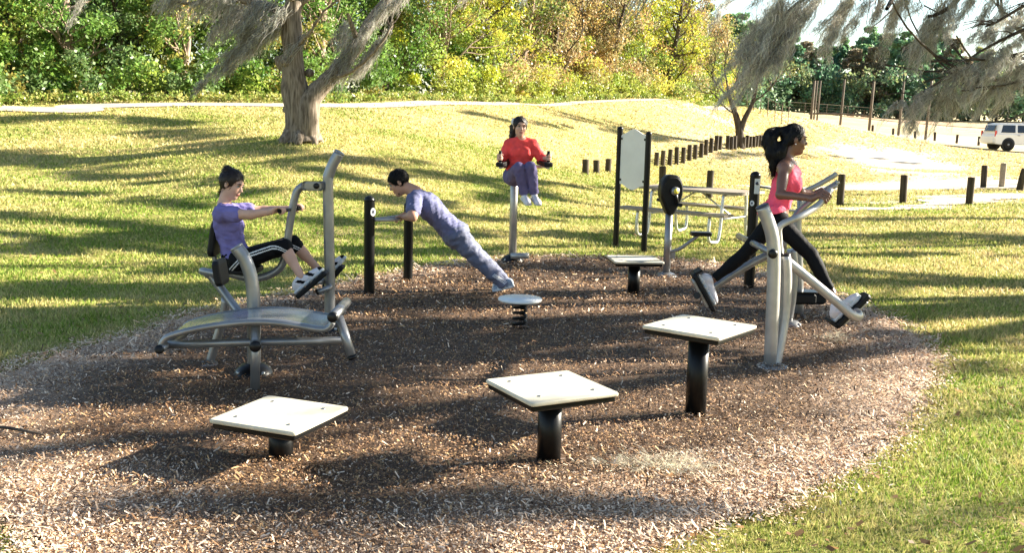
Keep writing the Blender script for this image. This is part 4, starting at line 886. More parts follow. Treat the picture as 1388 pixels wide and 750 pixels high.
def torso(v, J, s=1, sc=(1, 1, 1), infl=0, bust=0, parts='pwcs', k=.05):
    Pc, Cc, Nb = J['pelvis'], J['chest'], J['neck']; fw = nrm(J['fw'])
    up = nrm(Cc-Pc); l = nrm(np.cross(up, fw)); f = np.cross(l, up); J['up'] = up; J['l'] = l; J['f'] = f; R = [l, f, up]; d = np.linalg.norm(Cc-Pc)
    if 'p' in parts:
        lh = nrm(J['hipL']-J['hipR']); uh = nrm(J.get('pup', up)); fh = nrm(np.cross(uh, lh)*-1) if False else nrm(np.cross(lh, uh)); Rh = [lh, fh, uh]
        v.ell(Pc, Rh, s*V3(.158, .108, .115)*V3(*sc), k, infl=infl)
    if 'w' in parts: v.ell(Pc*.55+Cc*.45, R, s*V3(.122, .088, d*.55/s)*V3(*sc), k, infl=infl)
    if 'c' in parts:
        v.ell(Cc, R, s*V3(.142, .100, .155)*V3(*sc), k, infl=infl)
        if bust:
            for q in (-1, 1): v.ell(Cc+f*.066*s+l*q*.068*s-up*.012, R, s*bust*V3(.056, .048, .056), .03, infl=infl)
    if 's' in parts:
        v.cone(J['shL'], J['shR'], .050*s, k=k, infl=infl*.6)
        for q in 'LR': v.cone(Nb, J['sh'+q], .046*s, .050*s, .04, infl=infl*.4)
def limbs(v, J, arms=True, legs=True, s=1, infl=0, a_end=None, l_end=None, mus=1.0, la=1.0, k=.018):
    if arms:
        for q in 'LR':
            a, b, c = J['sh'+q], J['el'+q], J['wr'+q]
            if a_end is None: v.cone(a, b, .047*s*mus, .037*s*mus, k, infl=infl); v.cone(b, c, .038*s*mus, .026*s, k, infl=infl); m_ = a*.5+b*.5; v.ell(m_, basis(b-a, V3(.1, .1, 1)), V3(.040, .09, .043)*s*mus, k)
            else: e = a+(b-a)*a_end; v.cone(a, e, .050*s*mus, .048*s*mus, k, infl=infl)
    if legs:
        for q in 'LR':
            a, b, c = J['hip'+q], J['kn'+q], J['an'+q]
            if l_end is None or l_end > 1:
                t = 1 if l_end is None else l_end-1; e = b+(c-b)*t
                v.cone(a, b, .083*s*la, .055*s*la, k*1.6, infl=infl); v.cone(b, e, .053*s*la, (.053+(.034-.053)*t)*s*la, k, infl=infl)
                if t > .6: v.cone(b+(c-b)*.2, b+(c-b)*.45, .052*s*la, .048*s*la, k, infl=infl)
            else: e = a+(b-a)*l_end; v.cone(a, e, .083*s*la, .060*s*la, k*1.6, infl=infl)
def bounds(J, pad=.2):
    P = np.array([v for k_, v in J.items() if k_ not in ('fw', 'up', 'l', 'f', 'pup')]); return P.min(0)-pad, P.max(0)+pad

# ---------- woman walking on the stride machine
Yw = 8.08
J = dict(head=A(1077, 190, Yw), neck=A(1066, 219, Yw), chest=A(1066, 246, Yw), pelvis=A(1050, 295, Yw), shR=A(1063, 228, 7.93), shL=A(1071, 225, 8.24), elR=A(1058, 264, 7.80), wrR=A(1101, 269, 7.61),
         elL=A(1084, 261, 8.36), wrL=A(1104, 263, 8.40), hipR=A(1054, 301, 7.99), hipL=A(1048, 300, 8.17), knR=A(1099, 345, 7.88), anR=A(1128, 398, 7.75), knL=A(1008, 346, 8.20), anL=A(965, 380, 8.24), fw=V3(1, 0, 0))
org = V3(J['pelvis'][0], Yw, 0); lo, hi = bounds(J); person_w = None
v = Vol(lo, hi); torso(v, J, .97, (.88, .93, 1), bust=.9); limbs(v, J, s=.93, la=.98); Bh = basis(V3(1, -.02, -.10), V3(.08, 0, 1)); hc = J['head']; head_prims(v, hc, Bh, .98)
v.cone(hc-Bh[1]*.018-Bh[2]*.05, J['neck']+V3(-.01, 0, .02), .047, .052, .02); v.cone(hc-Bh[1]*.01-Bh[2]*.065, hc+Bh[1]*.03-Bh[2]*.08, .035, .03, .03)
gN_, gF_ = A(1118, 268, 7.58), A(1114, 264, 8.42)
grip(v, J['wrR'], gN_, A(1126, 257, 7.62)-A(1108, 279, 7.56), .025, V3(0, 0, 1), flip=1); grip(v, J['wrL'], gF_, A(1134, 250, 8.42)-A(1100, 272, 8.42), .023, V3(0, 0, 1), flip=-1)
lip = lambda hc, B, s=1: (lambda C: ((np.abs((C-hc)@B[0]) < .022*s) & (np.abs((C-hc)@B[2]+.055*s) < .0085*s) & ((C-hc)@B[1] > .078*s)).astype(int))
pw = volobj('person', v, [m_skin3, m_lipd], None, org, lip(hc, Bh, .98)); pw.location = org
tag(pw, 'woman with a long black ponytail in a pink tank top and black leggings striding', 'person')
face_bits(pw, org, hc, Bh, .98, brow=m_hairb)
v = Vol(lo, hi); torso(v, J, .97, (.88, .93, 1), infl=.009, bust=.9, parts='pwc'); up = J['up']
for q in 'LR': v.cone(J['neck']*.45+J['sh'+q]*.55-up*.012, J['chest']+J['l']*(.075 if q == 'L' else -.075), .043, .06, .03, infl=.009)
v.ell(J['pelvis']-V3(.012, 0, -.03), [J['l'], J['f'], up], (.172, .128, .09), .03)
for q in 'LR': v.cone(J['sh'+q]+J['l']*(.018 if q == 'L' else -.018)+up*.02, J['sh'+q]+J['l']*(.03 if q == 'L' else -.03)-up*.075, .058, .058, .012, 's')
v.cone(J['neck']+up*.03+J['f']*.05, J['neck']+up*.06, .056, .06, .01, 's')
v.wrinkle(.006, 60, 3, up, .5); v.cut(A(1048, 287, Yw), V3(.28, 0, -1)); volobj('tank_top', v, m_pink, pw, org)
v = Vol(lo, hi); torso(v, J, .97, (.9, .95, 1), infl=.004, parts='p'); limbs(v, J, arms=False, s=.93, la=.98, infl=.005); v.wrinkle(.0015, 60, 5)
v.cut(J['anR']+(J['knR']-J['anR'])*.13, J['anR']-J['knR']) if False else None
x_, y_, z_ = v._g((slice(None),)*3)
def cutleg(v, J, q, t, r=.12):
    a, k_ = J['an'+q], J['kn'+q]; p = a+(k_-a)*t; n = nrm(a-k_); v.cone(p+n*.09, p+n*.26, .0895, .12, .003, 's')
for q in 'LR': cutleg(v, J, q, .10)
v.cut(A(1048, 278, Yw), V3(-.2, 0, 1)); volobj('leggings', v, m_leg, pw, org)
shoe(pw, org, pf[0]+pf[2]*.002, pf[1]+pf[2]*.002-nrm(pf[1]-pf[0])*.02, pf[2], J['anR'], m_shoew, m_sole, accent=m_sole); shoe(pw, org, pr_[0]+pr_[2]*.002+nrm(pr_[1]-pr_[0])*.015, pr_[1]+pr_[2]*.002-nrm(pr_[1]-pr_[0])*.01, pr_[2], J['anL'], m_shoew, m_sole)
v = Vol(lo-V3(.2, 0, 0), hi); l, f, u = Bh; Ph = lambda a, b, d: hc+l*a+f*b+u*d
head_prims(v, hc-f*.006+u*.006, Bh, .98, only='skull', infl=.007); v.ell(Ph(0, .075, -.03), [l, f, u], (.09, .060, .10), .006, 's'); v.cone(Ph(-.2, .03, -.05), Ph(.2, .03, -.05), .052, k=.006, mode='s')
v.ell(Ph(0, -.02, -.11), [l, f, u], (.12, .12, .055), .01, 's')
tp = [A(1064, 178, Yw), A(1056, 176, Yw), A(1048, 184, Yw), A(1043, 196, Yw)]
v.cone(tp[0], tp[1], .034, .024, .01); v.cone(A(1054, 177, Yw), A(1046, 182, Yw), .026, .048, .01); v.cone(A(1046, 182, Yw), A(1041, 196, Yw), .048, .040, .02); v.cone(A(1046, 186, Yw-.03), A(1047, 208, Yw-.04), .048, .048, .03); v.cone(A(1047, 208, Yw-.04), A(1049, 228, Yw-.05), .048, .026, .03); v.cone(A(1049, 226, Yw-.05), A(1048, 238, Yw-.05), .026, .008, .02)
v.cone(tp[2], A(1036, 192, Yw), .04, .016, .02); v.cone(A(1062, 196, Yw-.03), A(1060, 214, Yw-.05), .042, .026, .03)
v.wrinkle(.006, 70, 9, u, 3.0); ho = volobj('hair', v, m_hairb, pw, org); fuzz(pw, org, ho, 2600, m_hairb, .032, .0014, 1, (-.4, 0, -1), .15)
strands(pw, org, (A(1052, 178, Yw), A(1045, 184, Yw)), (A(1032, 191, Yw), A(1040, 206, Yw)), 90, m_hairb, .0016, 1, .022)
strands(pw, org, (A(1052, 200, Yw), A(1046, 210, Yw)), (A(1045, 240, Yw), A(1050, 238, Yw)), 90, m_hairb, .0016, 2, .02)
MB(org).lathe(A(1058.5, 178, Yw-.0), [(.020, -.008), (.027, -.004), (.027, .004), (.020, .008)], 20, np.array([l, u, nrm(-f)])).build('hair_band', m_stripe, pw)
MB(org).lathe(Ph(-.083, -.006, -.034), [(.005, 0), (.008, .004), (.005, .008), (0, .009)], 10).build('earring', m_stripe, pw)

# ---------- girl seated on the leg press
Yg = Ym-.04
J = dict(head=A(314.5, 250.5, Yg), neck=A(305, 280, Yg), chest=A(308, 307, Yg), pelvis=A(321, 350, Yg), shR=A(300, 290, Yg-.165), shL=A(314, 286, Yg+.17), elR=A(340, 291, Yg-.25), wrR=A(369.5, 286.5, Ym-.29),
         elL=A(359, 285, Yg+.23), wrL=A(396, 283, Ym+.14), hipR=A(325, 353, Yg-.09), hipL=A(327, 352, Yg+.09), knR=A(384, 333, Ym-.13), knL=A(398, 330, Ym+.14), anR=A(408, 375, Ym-.19), anL=A(431, 365, Ym+.19), fw=V3(1, 0, .0), pup=V3(-.15, 0, 1))
org = V3(J['pelvis'][0], Yg, 0); lo, hi = bounds(J)
v = Vol(lo, hi); torso(v, J, .97, (.95, 1, 1), bust=.95); limbs(v, J, s=.95, la=.95); Bh = basis(V3(.9, -.26, -.34), V3(.35, 0, 1)); hc = J['head']; head_prims(v, hc, Bh, .98)
v.cone(hc-Bh[1]*.02-Bh[2]*.05, J['neck']+V3(-.01, 0, .02), .046, .050, .02); v.cone(hc-Bh[1]*.01-Bh[2]*.065, hc+Bh[1]*.03-Bh[2]*.08, .035, .03, .03)
grip(v, J['wrR'], gN+(gF-gN)*.05, gF-gN, .018, V3(0, 0, 1), flip=1); grip(v, J['wrL'], gF-(gF-gN)*.05, gF-gN, .018, V3(0, 0, 1), flip=-1)
pg = volobj('person', v, [m_skin, m_lip], None, org, lip(hc, Bh, .98)); pg.location = org
tag(pg, 'seated girl in a violet t shirt and black knee length shorts pulling the handles', 'person'); face_bits(pg, org, hc, Bh, .98)
v = Vol(lo, hi); torso(v, J, .97, (.95, 1, 1), infl=.010, bust=.95); limbs(v, J, legs=False, s=1.0, a_end=.50, infl=.014); up = J['up']
v.cone(J['neck']+up*.05+V3(.03, 0, 0), J['neck']+up*.12, .062, .07, .008, 's'); v.wrinkle(.006, 55, 13, up, .5)
v.cut(J['pelvis']+up*.005, -up); volobj('t_shirt', v, m_violet, pg, org)
v = Vol(lo, hi); torso(v, J, .98, (.97, 1.02, 1), infl=.007, parts='pw'); limbs(v, J, arms=False, s=.98, la=1, l_end=1.10, infl=.010); v.wrinkle(.004, 60, 15); v.cut(J['pelvis']+up*.06, up)
def stripes(C):
    out = np.zeros(len(C), int)
    for q, sgn in (('R', -1), ('L', 1)):
        a, b = J['hip'+q], J['kn'+q]; d = nrm(b-a); t = (C-a)@d; L = np.linalg.norm(b-a); side = sgn*V3(0, 1, 0); upv = nrm(np.cross(side, d)); upv = upv if upv[2] > 0 else -upv
        h_ = (C-a-np.outer(t, d))@upv; o_ = (C-a)@side; bow = .03-.09*np.clip((t/L-.75)/.35, 0, 1)**2-.09*np.clip((.15-t/L)/.5, 0, 1)
        out |= ((o_ > .02) & ((np.abs(h_-bow) < .0045) | (np.abs(h_-bow+.022) < .0045)) & (t > -.1)).astype(int)
    return out
volobj('shorts', v, [m_leg, m_stripe], pg, org, stripes)
for (hq, pad_, q, dx) in ((padn, 0, 'R', 0), (padf, 0, 'L', 0)):
    h_, t_, n_ = hq; shoe(pg, org, h_+n_*.004+(t_-h_)*.02, h_+n_*.004+(t_-h_)*(.99 if q == 'R' else 1.3), n_, J['an'+q], m_shoew, m_sole, accent=m_leg)
v = Vol(lo, hi); l, f, u = Bh; Ph = lambda a, b, d: hc+l*a+f*b+u*d
head_prims(v, hc-f*.005+u*.006, Bh, .98, only='skull', infl=.008); v.ell(Ph(0, .085, -.030), [l, f, u], (.085, .062, .10), .006, 's'); v.cone(Ph(-.2, .03, -.06), Ph(.2, .03, -.06), .050, k=.006, mode='s'); v.ell(Ph(0, .0, -.12), [l, f, u], (.12, .10, .06), .01, 's')
v.ell(A(309.5, 230.5, Yg), [l, f, u], (.042, .040, .036), .008); v.cone(A(304, 250, Yg), A(302, 264, Yg), .03, .012, .02); v.wrinkle(.003, 80, 19, u, 2); ho = volobj('hair', v, m_hair, pg, org); fuzz(pg, org, ho, 2500, m_hair, .035, .0014, 2, (-1, 0, -.3), .12)
strands(pg, org, (A(303, 258, Yg-.03), A(303, 258, Yg+.03)), (A(301, 270, Yg-.02), A(304, 271, Yg+.02)), 24, m_hair, .0013, 4, .008); strands(pg, org, (A(312, 231, Yg-.02), A(313, 231, Yg+.02)), (A(310, 226, Yg), A(317, 227, Yg)), 24, m_hair, .0012, 5, .01)

# ---------- man leaning in a push up
Yp = 10.28
J = dict(head=A(540.5, 248, Yp), neck=A(563, 262, Yp), chest=A(582, 281, Yp), pelvis=A(618, 318, Yp), shL=A(561, 272, Yp-.19), shR=A(566, 268, Yp+.19), elL=A(559, 293, Yp-.36), wrL=A(548, 294.5, Yp-.22),
         elR=A(562, 289, Yp+.36), wrR=A(553, 291, Yp+.20), hipL=A(620, 322, Yp-.10), hipR=A(622, 320, Yp+.10), knL=A(652, 356, Yp-.11), knR=A(655, 354, Yp+.11), anL=A(683, 387, Yp-.11), anR=A(687, 384, Yp+.13), fw=V3(-.7, 0, -.7))
org = V3(J['pelvis'][0], Yp, 0); lo, hi = bounds(J)
v = Vol(lo, hi); torso(v, J, 1.08, (1.08, 1.08, 1.05)); limbs(v, J, s=1.06, mus=1.28, la=1.0); Bh = basis(V3(-.86, -.10, -.52), V3(-.5, 0, .86)); hc = J['head']; head_prims(v, hc, Bh, 1.06, True)
v.cone(hc-Bh[1]*.02-Bh[2]*.045, J['neck']+V3(0, 0, .01), .058, .068, .02); v.cone(hc-Bh[1]*.01-Bh[2]*.065, hc+Bh[1]*.03-Bh[2]*.085, .04, .034, .03)
bar = [bA+V3(.05, 0, 0), A(528, 298, 9.93), A(540, 297.5, 10.07), A(545, 294, 10.45), A(548, 292, 10.6), bB-V3(0, .04, 0)]
tb = S.objects['push_up_station']
MB(c0*0+V3(*tb.location)).tube(bar, .017, 14, bend=5).build('grip_bar', m_steel2, tb)
grip(v, J['wrL'], A(540, 297.5, 10.07), A(545, 294, 10.45)-A(528, 298, 9.93), .017, V3(0, 0, 1), rf=.0095, flip=1); grip(v, J['wrR'], A(545, 294, 10.45), A(548, 292, 10.6)-A(540, 297.5, 10.07), .017, V3(0, 0, 1), rf=.0095, flip=-1)
pm = volobj('person', v, [m_skin2, m_lip], None, org, lip(hc, Bh, 1.06)); pm.location = org
tag(pm, 'man with short dark hair in slate blue clothes leaning into a push up', 'person'); face_bits(pm, org, hc, Bh, 1.06, brow=m_hairb)
v = Vol(lo, hi); torso(v, J, 1.08, (1.08, 1.08, 1.05), infl=.012); limbs(v, J, legs=False, s=1.06, mus=1.2, a_end=.62, infl=.014); up = J['up']
v.cone(J['neck']+up*.05, J['neck']+up*.12, .070, .08, .008, 's'); v.wrinkle(.006, 45, 23, up, .4); v.cut(J['pelvis']-up*.03, -up); volobj('t_shirt', v, m_slate, pm, org)
v = Vol(lo, hi); torso(v, J, 1.08, (1.05, 1.1, 1.05), infl=.016, parts='p'); limbs(v, J, arms=False, s=1.04, la=1.02, infl=.018, l_end=1.93); v.cone(J['knL'], J['anL'], .06, .055, .02); v.cone(J['knR'], J['anR'], .06, .055, .02)
v.wrinkle(.0075, 44, 25, nrm(J['anL']-J['hipL']), .7)
for q in 'LR': cutleg(v, J, q, .02)
v.cut(J['pelvis']+up*.07, up)
def st3(C):
    a, b = J['knL'], J['anL']; d = nrm(b-a); t = (C-a)@d/np.linalg.norm(b-a); upv = V3(.68, 0, .73); h_ = (C-a-np.outer((C-a)@d, d))@upv
    o_ = C[:, 1] < Yp-.135; tt = h_-.02-(t-.72)*.06; return (o_ & (t > .52) & (t < .98) & ((np.abs(tt) < .0035) | (np.abs(tt-.013) < .0035) | (np.abs(tt+.013) < .0035))).astype(int)
volobj('track_trousers', v, [m_slate2, m_stripe], pm, org, st3)
for q, dy in (('L', -.11), ('R', .13)):
    hl, to = A(697, 389, Yp+dy), A(667, 403.5, Yp+dy); to[2] = max(to[2], .022); u_ = nrm(to-hl); n_ = nrm(np.cross(u_, V3(0, 1, 0))); n_ = n_ if n_[2] > 0 else -n_
    shoe(pm, org, hl, to, n_, J['an'+q], m_shoeg, m_sole, .09, accent=m_sole)
v = Vol(lo, hi); l, f, u = Bh; Ph = lambda a, b, d: hc+1.06*(l*a+f*b+u*d)
head_prims(v, hc-f*.005+u*.006, Bh, 1.06, only='skull', infl=.006); v.ell(Ph(0, .085, -.032), [l, f, u], (.10, .066, .095), .006, 's'); v.cone(Ph(-.2, .03, -.075), Ph(.2, .03, -.075), .062, k=.006, mode='s'); v.ell(Ph(0, -.03, -.13), [l, f, u], (.13, .12, .09), .01, 's')
v.wrinkle(.003, 90, 29); ho = volobj('hair', v, m_hairb, pm, org); fuzz(pm, org, ho, 3500, m_hairb, .014, .0014, 3, (-.5, 0, -.5), .8)
v = Vol(lo, hi); v.cone(Ph(.035, .048, -.086), Ph(0, .066, -.098), .010, .013, .01); v.cone(Ph(-.035, .048, -.086), Ph(0, .066, -.098), .010, .013, .01); volobj('beard', v, m_hair, pm, org)

# ---------- woman in red on the knee raise station
Yk = Yc_k = KR[1]; Yt = Yk-.20
Z = lambda px, py, Yq: A(px, py, Yq)
J = dict(head=Z(705, 172.5, Yt-.03), neck=Z(706, 190, Yt), chest=Z(706.5, 206, Yt), pelvis=Z(701, 238, Yt-.02), shR=Z(690, 195.5, Yt), shL=Z(721.5, 195.5, Yt), elR=Z(681.5, 215, Yt-.02), elL=Z(735, 215, Yt-.02),
         wrR=gripL+V3(-.00, .07, -.01), wrL=gripR+V3(-.01, .07, -.01), hipR=Z(694, 241, Yt-.05), hipL=Z(710, 240, Yt-.05), knR=Z(703, 228, Yt-.44), knL=Z(719, 227, Yt-.43), anR=Z(710.5, 262, Yt-.38), anL=Z(724, 262, Yt-.38), fw=V3(.10, -1, .0), pup=V3(0, .35, 1))
org = V3(J['pelvis'][0], Yt, 0); lo, hi = bounds(J)
v = Vol(lo, hi, .0055); torso(v, J, .98, (1.0, 1, .95), bust=1.0); limbs(v, J, s=.97, la=1.0); Bh = basis(V3(.22, -1, -.06), V3(.05, 0, 1)); hc = J['head']; head_prims(v, hc, Bh, 1.0)
v.cone(hc-Bh[1]*.02-Bh[2]*.05, J['neck']+V3(0, 0, .0), .046, .050, .02); v.cone(hc-Bh[1]*.01-Bh[2]*.065, hc+Bh[1]*.03-Bh[2]*.08, .035, .03, .03)
grip(v, J['wrR'], gripL, ez, .019, V3(-1, 0, 0), flip=1); grip(v, J['wrL'], gripR, ez, .019, V3(1, 0, 0), flip=1)
pr2 = volobj('person', v, [m_skin, m_lip], None, org, lip(hc, Bh, 1.0)); pr2.location = org
tag(pr2, 'woman in a coral red top and violet trousers raised with knees bent', 'person'); face_bits(pr2, org, hc, Bh, 1.0)
v = Vol(lo, hi, .0055); torso(v, J, .98, (1.0, 1, .95), infl=.013, bust=1.02); limbs(v, J, legs=False, s=1.0, infl=.012, a_end=1.0); up = J['up']
for q in 'LR': v.cone(J['el'+q], J['el'+q]*.4+J['wr'+q]*.6, .044, .036, .015)
v.cone(J['neck']+up*.05+J['f']*.07, J['neck']+up*.10, .055, .06, .008, 's'); v.wrinkle(.006, 50, 33, up, .5); v.cut(J['pelvis']-up*.01, -up); volobj('red_top', v, m_coral, pr2, org)
v = Vol(lo, hi, .0055); torso(v, J, 1.0, (1.0, 1.05, 1), infl=.010, parts='p'); limbs(v, J, arms=False, s=1.0, la=1.0, infl=.012, l_end=1.97); v.cone(J['knR'], J['anR'], .058, .052, .02); v.cone(J['knL'], J['anL'], .058, .052, .02); v.wrinkle(.005, 50, 35)
for q in 'LR': cutleg(v, J, q, .02)
v.rbox(J['pelvis']+up*.17, [J['l'], J['f'], up], (.22, .15, .10), .01, .004, 's'); volobj('trousers', v, m_purp, pr2, org)
for q, dx in (('R', -.0), ('L', .02)):
    an = J['an'+q]; u_ = nrm(V3(.28, -.93, -.22)); n_ = nrm(V3(.05, -.2, 1)); hl = an-V3(0, 0, .085)-u_*.06; shoe(pr2, org, hl, hl+u_*.265, n_, an, m_shoew, m_sole)
v = Vol(lo, hi, .0055); l, f, u = Bh; Ph = lambda a, b, d: hc+l*a+f*b+u*d
head_prims(v, hc-f*.008+u*.006, Bh, 1.0, only='skull', infl=.008); v.ell(Ph(0, .085, -.030), [l, f, u], (.066, .064, .098), .006, 's'); v.ell(Ph(0, .06, -.06), [l, f, u], (.1, .06, .09), .006, 's')
v.cone(Z(696, 172, Yt+.06), Z(695, 183, Yt+.05), .045, .035, .03); v.cone(Z(695, 183, Yt+.05), Z(692, 187, Yt+.03), .03, .012, .02); v.wrinkle(.004, 75, 39, u, 2); ho = volobj('hair', v, m_hair, pr2, org); fuzz(pr2, org, ho, 2500, m_hair, .035, .0016, 4, (-.5, .6, -.4), .15)
strands(pr2, org, (Z(694, 180, Yt+.03), Z(697, 180, Yt+.06)), (Z(690, 188, Yt+.02), Z(694, 189, Yt+.05)), 26, m_hair, .0016, 7, .012)
MB(org).lathe(Z(696.5, 165, Yt-.0), [(.03, -.02), (.045, -.008), (.045, .008), (.03, .02)], 18, np.array([nrm(V3(.5, 1, 0)), ez, nrm(V3(1, -.5, 0))])).build('hair_clip', m_stripe, pr2)
# ================================================================== TREES
def leafcloud(C, Rr, n, size, pal, r, flat=.75, shell=.5, colvar=.35):
    """leaf quads gathered round the clump centres C (m,3) with radii Rr; pal (m,3) colour per clump"""
    m = len(C); i = r.integers(0, m, n); d = r.normal(0, 1, (n, 3)); d /= np.linalg.norm(d, axis=1)[:, None]
    rad = Rr[i]*(shell+(1-shell)*r.random(n))*(.8+.4*r.random(n)); P = C[i]+d*rad[:, None]*np.array([1, 1, flat])
    a = r.normal(0, 1, (n, 3))+d*.5; a /= np.linalg.norm(a, axis=1)[:, None]; b = np.cross(a, r.normal(0, 1, (n, 3))); b /= np.linalg.norm(b, axis=1)[:, None]
    s_ = size*(.6+.8*r.random(n)); U_ = a*s_[:, None]*.5; W_ = b*s_[:, None]*.28
    V = np.stack([P-U_, P+W_-U_*.1, P+U_, P-W_-U_*.1], 1).reshape(-1, 3); col = pal[i]*(1-colvar+2*colvar*r.random(n))[:, None]*(1+(r.random((n, 3))-.5)*.25)
    return V, np.arange(4*n).reshape(n, 4), np.repeat(np.clip(col, 0, 1), 4, 0)
def ribbons(roots, drift, L, n, w, r, rs, te, col, jit=.12, seg=6):
    """hanging strands: roots (m,3), L (m,), n strands in all"""
    m = len(roots); i = r.integers(0, m, n); R0 = roots[i]+r.normal(0, 1, (n, 3))*rs[i][:, None]*np.array([1, 1, .6]); ln = L[i]*(.25+.75*r.random(n)**.8)
    dr = drift[i]+r.normal(0, jit, (n, 3)); e = roots[i]+drift[i]*ln[:, None]+r.normal(0, 1, (n, 3))*te[i][:, None]; P = []
    ph = r.normal(0, .05, (n, 3))*ln[:, None]; ph2 = r.random(n)*6
    for k in range(seg+1):
        t = k/seg; q = R0*(1-t)+e*t+ph*math.sin(PI*t)+.018*np.stack([np.sin(ph2+t*9), np.cos(ph2*1.7+t*8), 0*ph2], -1); q[:, 2] -= 0
        P.append(q)
    side = np.stack([np.cos(ph2), np.sin(ph2)*.6, .15*np.sin(ph2*3)], -1); V = []
    for k, q in enumerate(P):
        ww = (w*(.5+r.random(n))*(1-.85*(k/seg)**2))[:, None]; V += [q-side*ww, q+side*ww]
    V = np.stack(V, 1); nv = 2*(seg+1); F = []
    base = np.arange(n)[:, None]*nv
    for k in range(seg): F.append(base+np.array([2*k, 2*k+1, 2*k+3, 2*k+2]))
    c = col*(.6+.8*r.random(n))[:, None]*(1+(r.random((n, 3))-.5)*.12)
    return V.reshape(-1, 3), np.concatenate(F), np.repeat(c, nv, 0)
def grow(b, p, d, L, rad, depth, r, tips, up=.12, nseg=6, spread=.75, kids=3, minr=.012, wig=.16):
    pts = [p]; dd = nrm(d)
    for k in range(nseg): dd = nrm(dd+r.normal(0, wig, 3)+V3(0, 0, up)); p = p+dd*L/nseg; pts.append(p)
    b.tube(pts, [rad, rad*.55], 9 if rad > .08 else 6, cap=False, bend=2 if rad > .08 else 0); tips.append((pts[-1], depth)); tips.append((pts[len(pts)//2+1], depth))
    if depth <= 0: return
    for k in range(kids):
        t = .35+.6*(k+r.random())/kids; i = min(int(t*nseg), nseg-1); q = pts[i]+(pts[i+1]-pts[i])*(t*nseg-i); ax = nrm(r.normal(0, 1, 3)); nd = nrm(dd+spread*nrm(np.cross(dd, ax)))
        grow(b, q, nd, L*(.55+.25*r.random()), max(rad*(.50+.1*r.random()), minr), depth-1, r, tips, up, max(3, nseg-1), spread, kids, minr, wig)
MOSSC = np.array([.38, .365, .32])

# ---------- the mossy forked tree on the bank
Yt_ = 22.0; g = A(407, 187, Yt_); g = V3(g[0], g[1], T(g[0], g[1])); tr = thing('mossy_tree', 'forked grey barked tree hung with moss standing on the bank below the path', 'tree', g)
r = np.random.default_rng(41); q = lambda x, y, dy=0: A(x, y, Yt_+dy)
b = MB(g); tips = []
b.tube([q(410, 192), q(409, 183), q(407, 165), q(403, 140), q(400, 115), q(398, 85), q(396, 50), q(395, 25), q(399, 0), q(404, -40), q(398, -90)], [.42, .36, .31, .295, .275, .225, .21, .20, .19, .15, .11], 20, bend=4)
b.tube([q(415, 190, -.05), q(416, 165, -.08), q(418, 140, -.08), q(428, 125, -.05), q(446, 106, 0), q(464, 86, .1), q(485, 62, .2), q(500, 32, .3), q(522, 4, .4), q(548, -30, .6), q(590, -60, .9)], [.27, .27, .235, .20, .17, .15, .14, .13, .12, .09, .06], 18, bend=4)
b.tube([q(396, 95), q(386, 90), q(379, 84), q(377, 76)], [.16, .12, .11, .05], 10, bend=3)
for k in range(7): a = 2*PI*k/7+.3; b.tube([g+V3(0, 0, .35), g+V3(math.cos(a)*.34, math.sin(a)*.34, .06), g+V3(math.cos(a)*.48, math.sin(a)*.48, -.08)], [.2, .12, .05], 8, bend=3)
limbs_ = [([q(395, 30), q(372, 12), q(340, 2), q(305, -6), q(255, -22), q(200, -30)], .11), ([q(399, 10), q(430, -12), q(470, -30)], .09), ([q(486, 60, .2), q(478, 40, -.2), q(470, 18, -.4)], .06), ([q(447, 104, .1), q(470, 100, -.3), q(500, 78, -.5), q(524, 48, -.6), q(531, 34, -.6)], .05), ([q(397, 70), q(420, 45, -.4), q(440, 15, -.7), q(470, -10, -1)], .04), ([q(404, -40), q(440, -110), q(500, -160)], .1), ([q(398, -90), q(350, -150), q(300, -190)], .09), ([q(300, -10), q(255, 5), q(225, -8)], .05)]
for pts, rr in limbs_: b.tube(pts, [rr, rr*.4], 9, cap=False, bend=4)
tips = []
for p0, d0, L_ in ((q(404, -60), V3(.3, .2, 1), 2.2), (q(350, -150), V3(-.6, -.2, .5), 2), (q(500, -160), V3(.6, .3, .5), 2), (q(590, -60, .9), V3(.7, .3, .3), 2), (q(255, -22), V3(-.7, .3, .3), 2)): grow(b, p0, d0, L_, .07, 2, r, tips, spread=.9)
for i_ in range(len(b.v)):
    w_ = b.v[i_]; k_ = math.sin(w_[2]*4.1+w_[0]*9)*math.sin(w_[0]*13+w_[2]*2.3)*.022+math.sin(w_[2]*11+w_[0]*17+w_[1]*7)*.010; b.v[i_] = w_*V3(1, 1, 1)+V3(k_, k_*.6, 0)
for k in range(9):
    h_ = .4+2.6*r.random(); a_ = r.random()*6.28; c_ = q(407-7*min(h_/2, 1), 187)+V3(0, 0, h_); b.lathe(c_+V3(math.cos(a_)*.27, math.sin(a_)*.27, 0), [(.0, -.10), (.09, -.06), (.11, 0), (.08, .06), (0, .10)], 10)
b.build('trunk', m_bark, tr)
C = np.array([t_[0] for t_ in tips]); pal = np.array([.11, .15, .04])*np.ones((len(C), 3))
V, F, c = leafcloud(C, np.full(len(C), .42), 16000, .085, pal, r); link('crown', npmesh('crown', V-g, F, m_leaf, col=c, smooth=False), tr)
roots = []; L = []; rs = []; te = []; dr = []
def fluff(a, d, L_, rs_, te_, r, step=.05, sl=.22):
    n = max(3, int(L_/step)); t = np.sort(r.random(n)); P = a+np.outer(t*L_, d)+.05*L_*np.outer(np.sin(t*PI*1.3+r.random()*3), V3(1, .4, .2)); return P, sl*(.5+.8*r.random(n))*(1.15-.5*t), rs_*(1-t)+te_*t, nrm(d)+r.normal(0, .22, (n, 3))
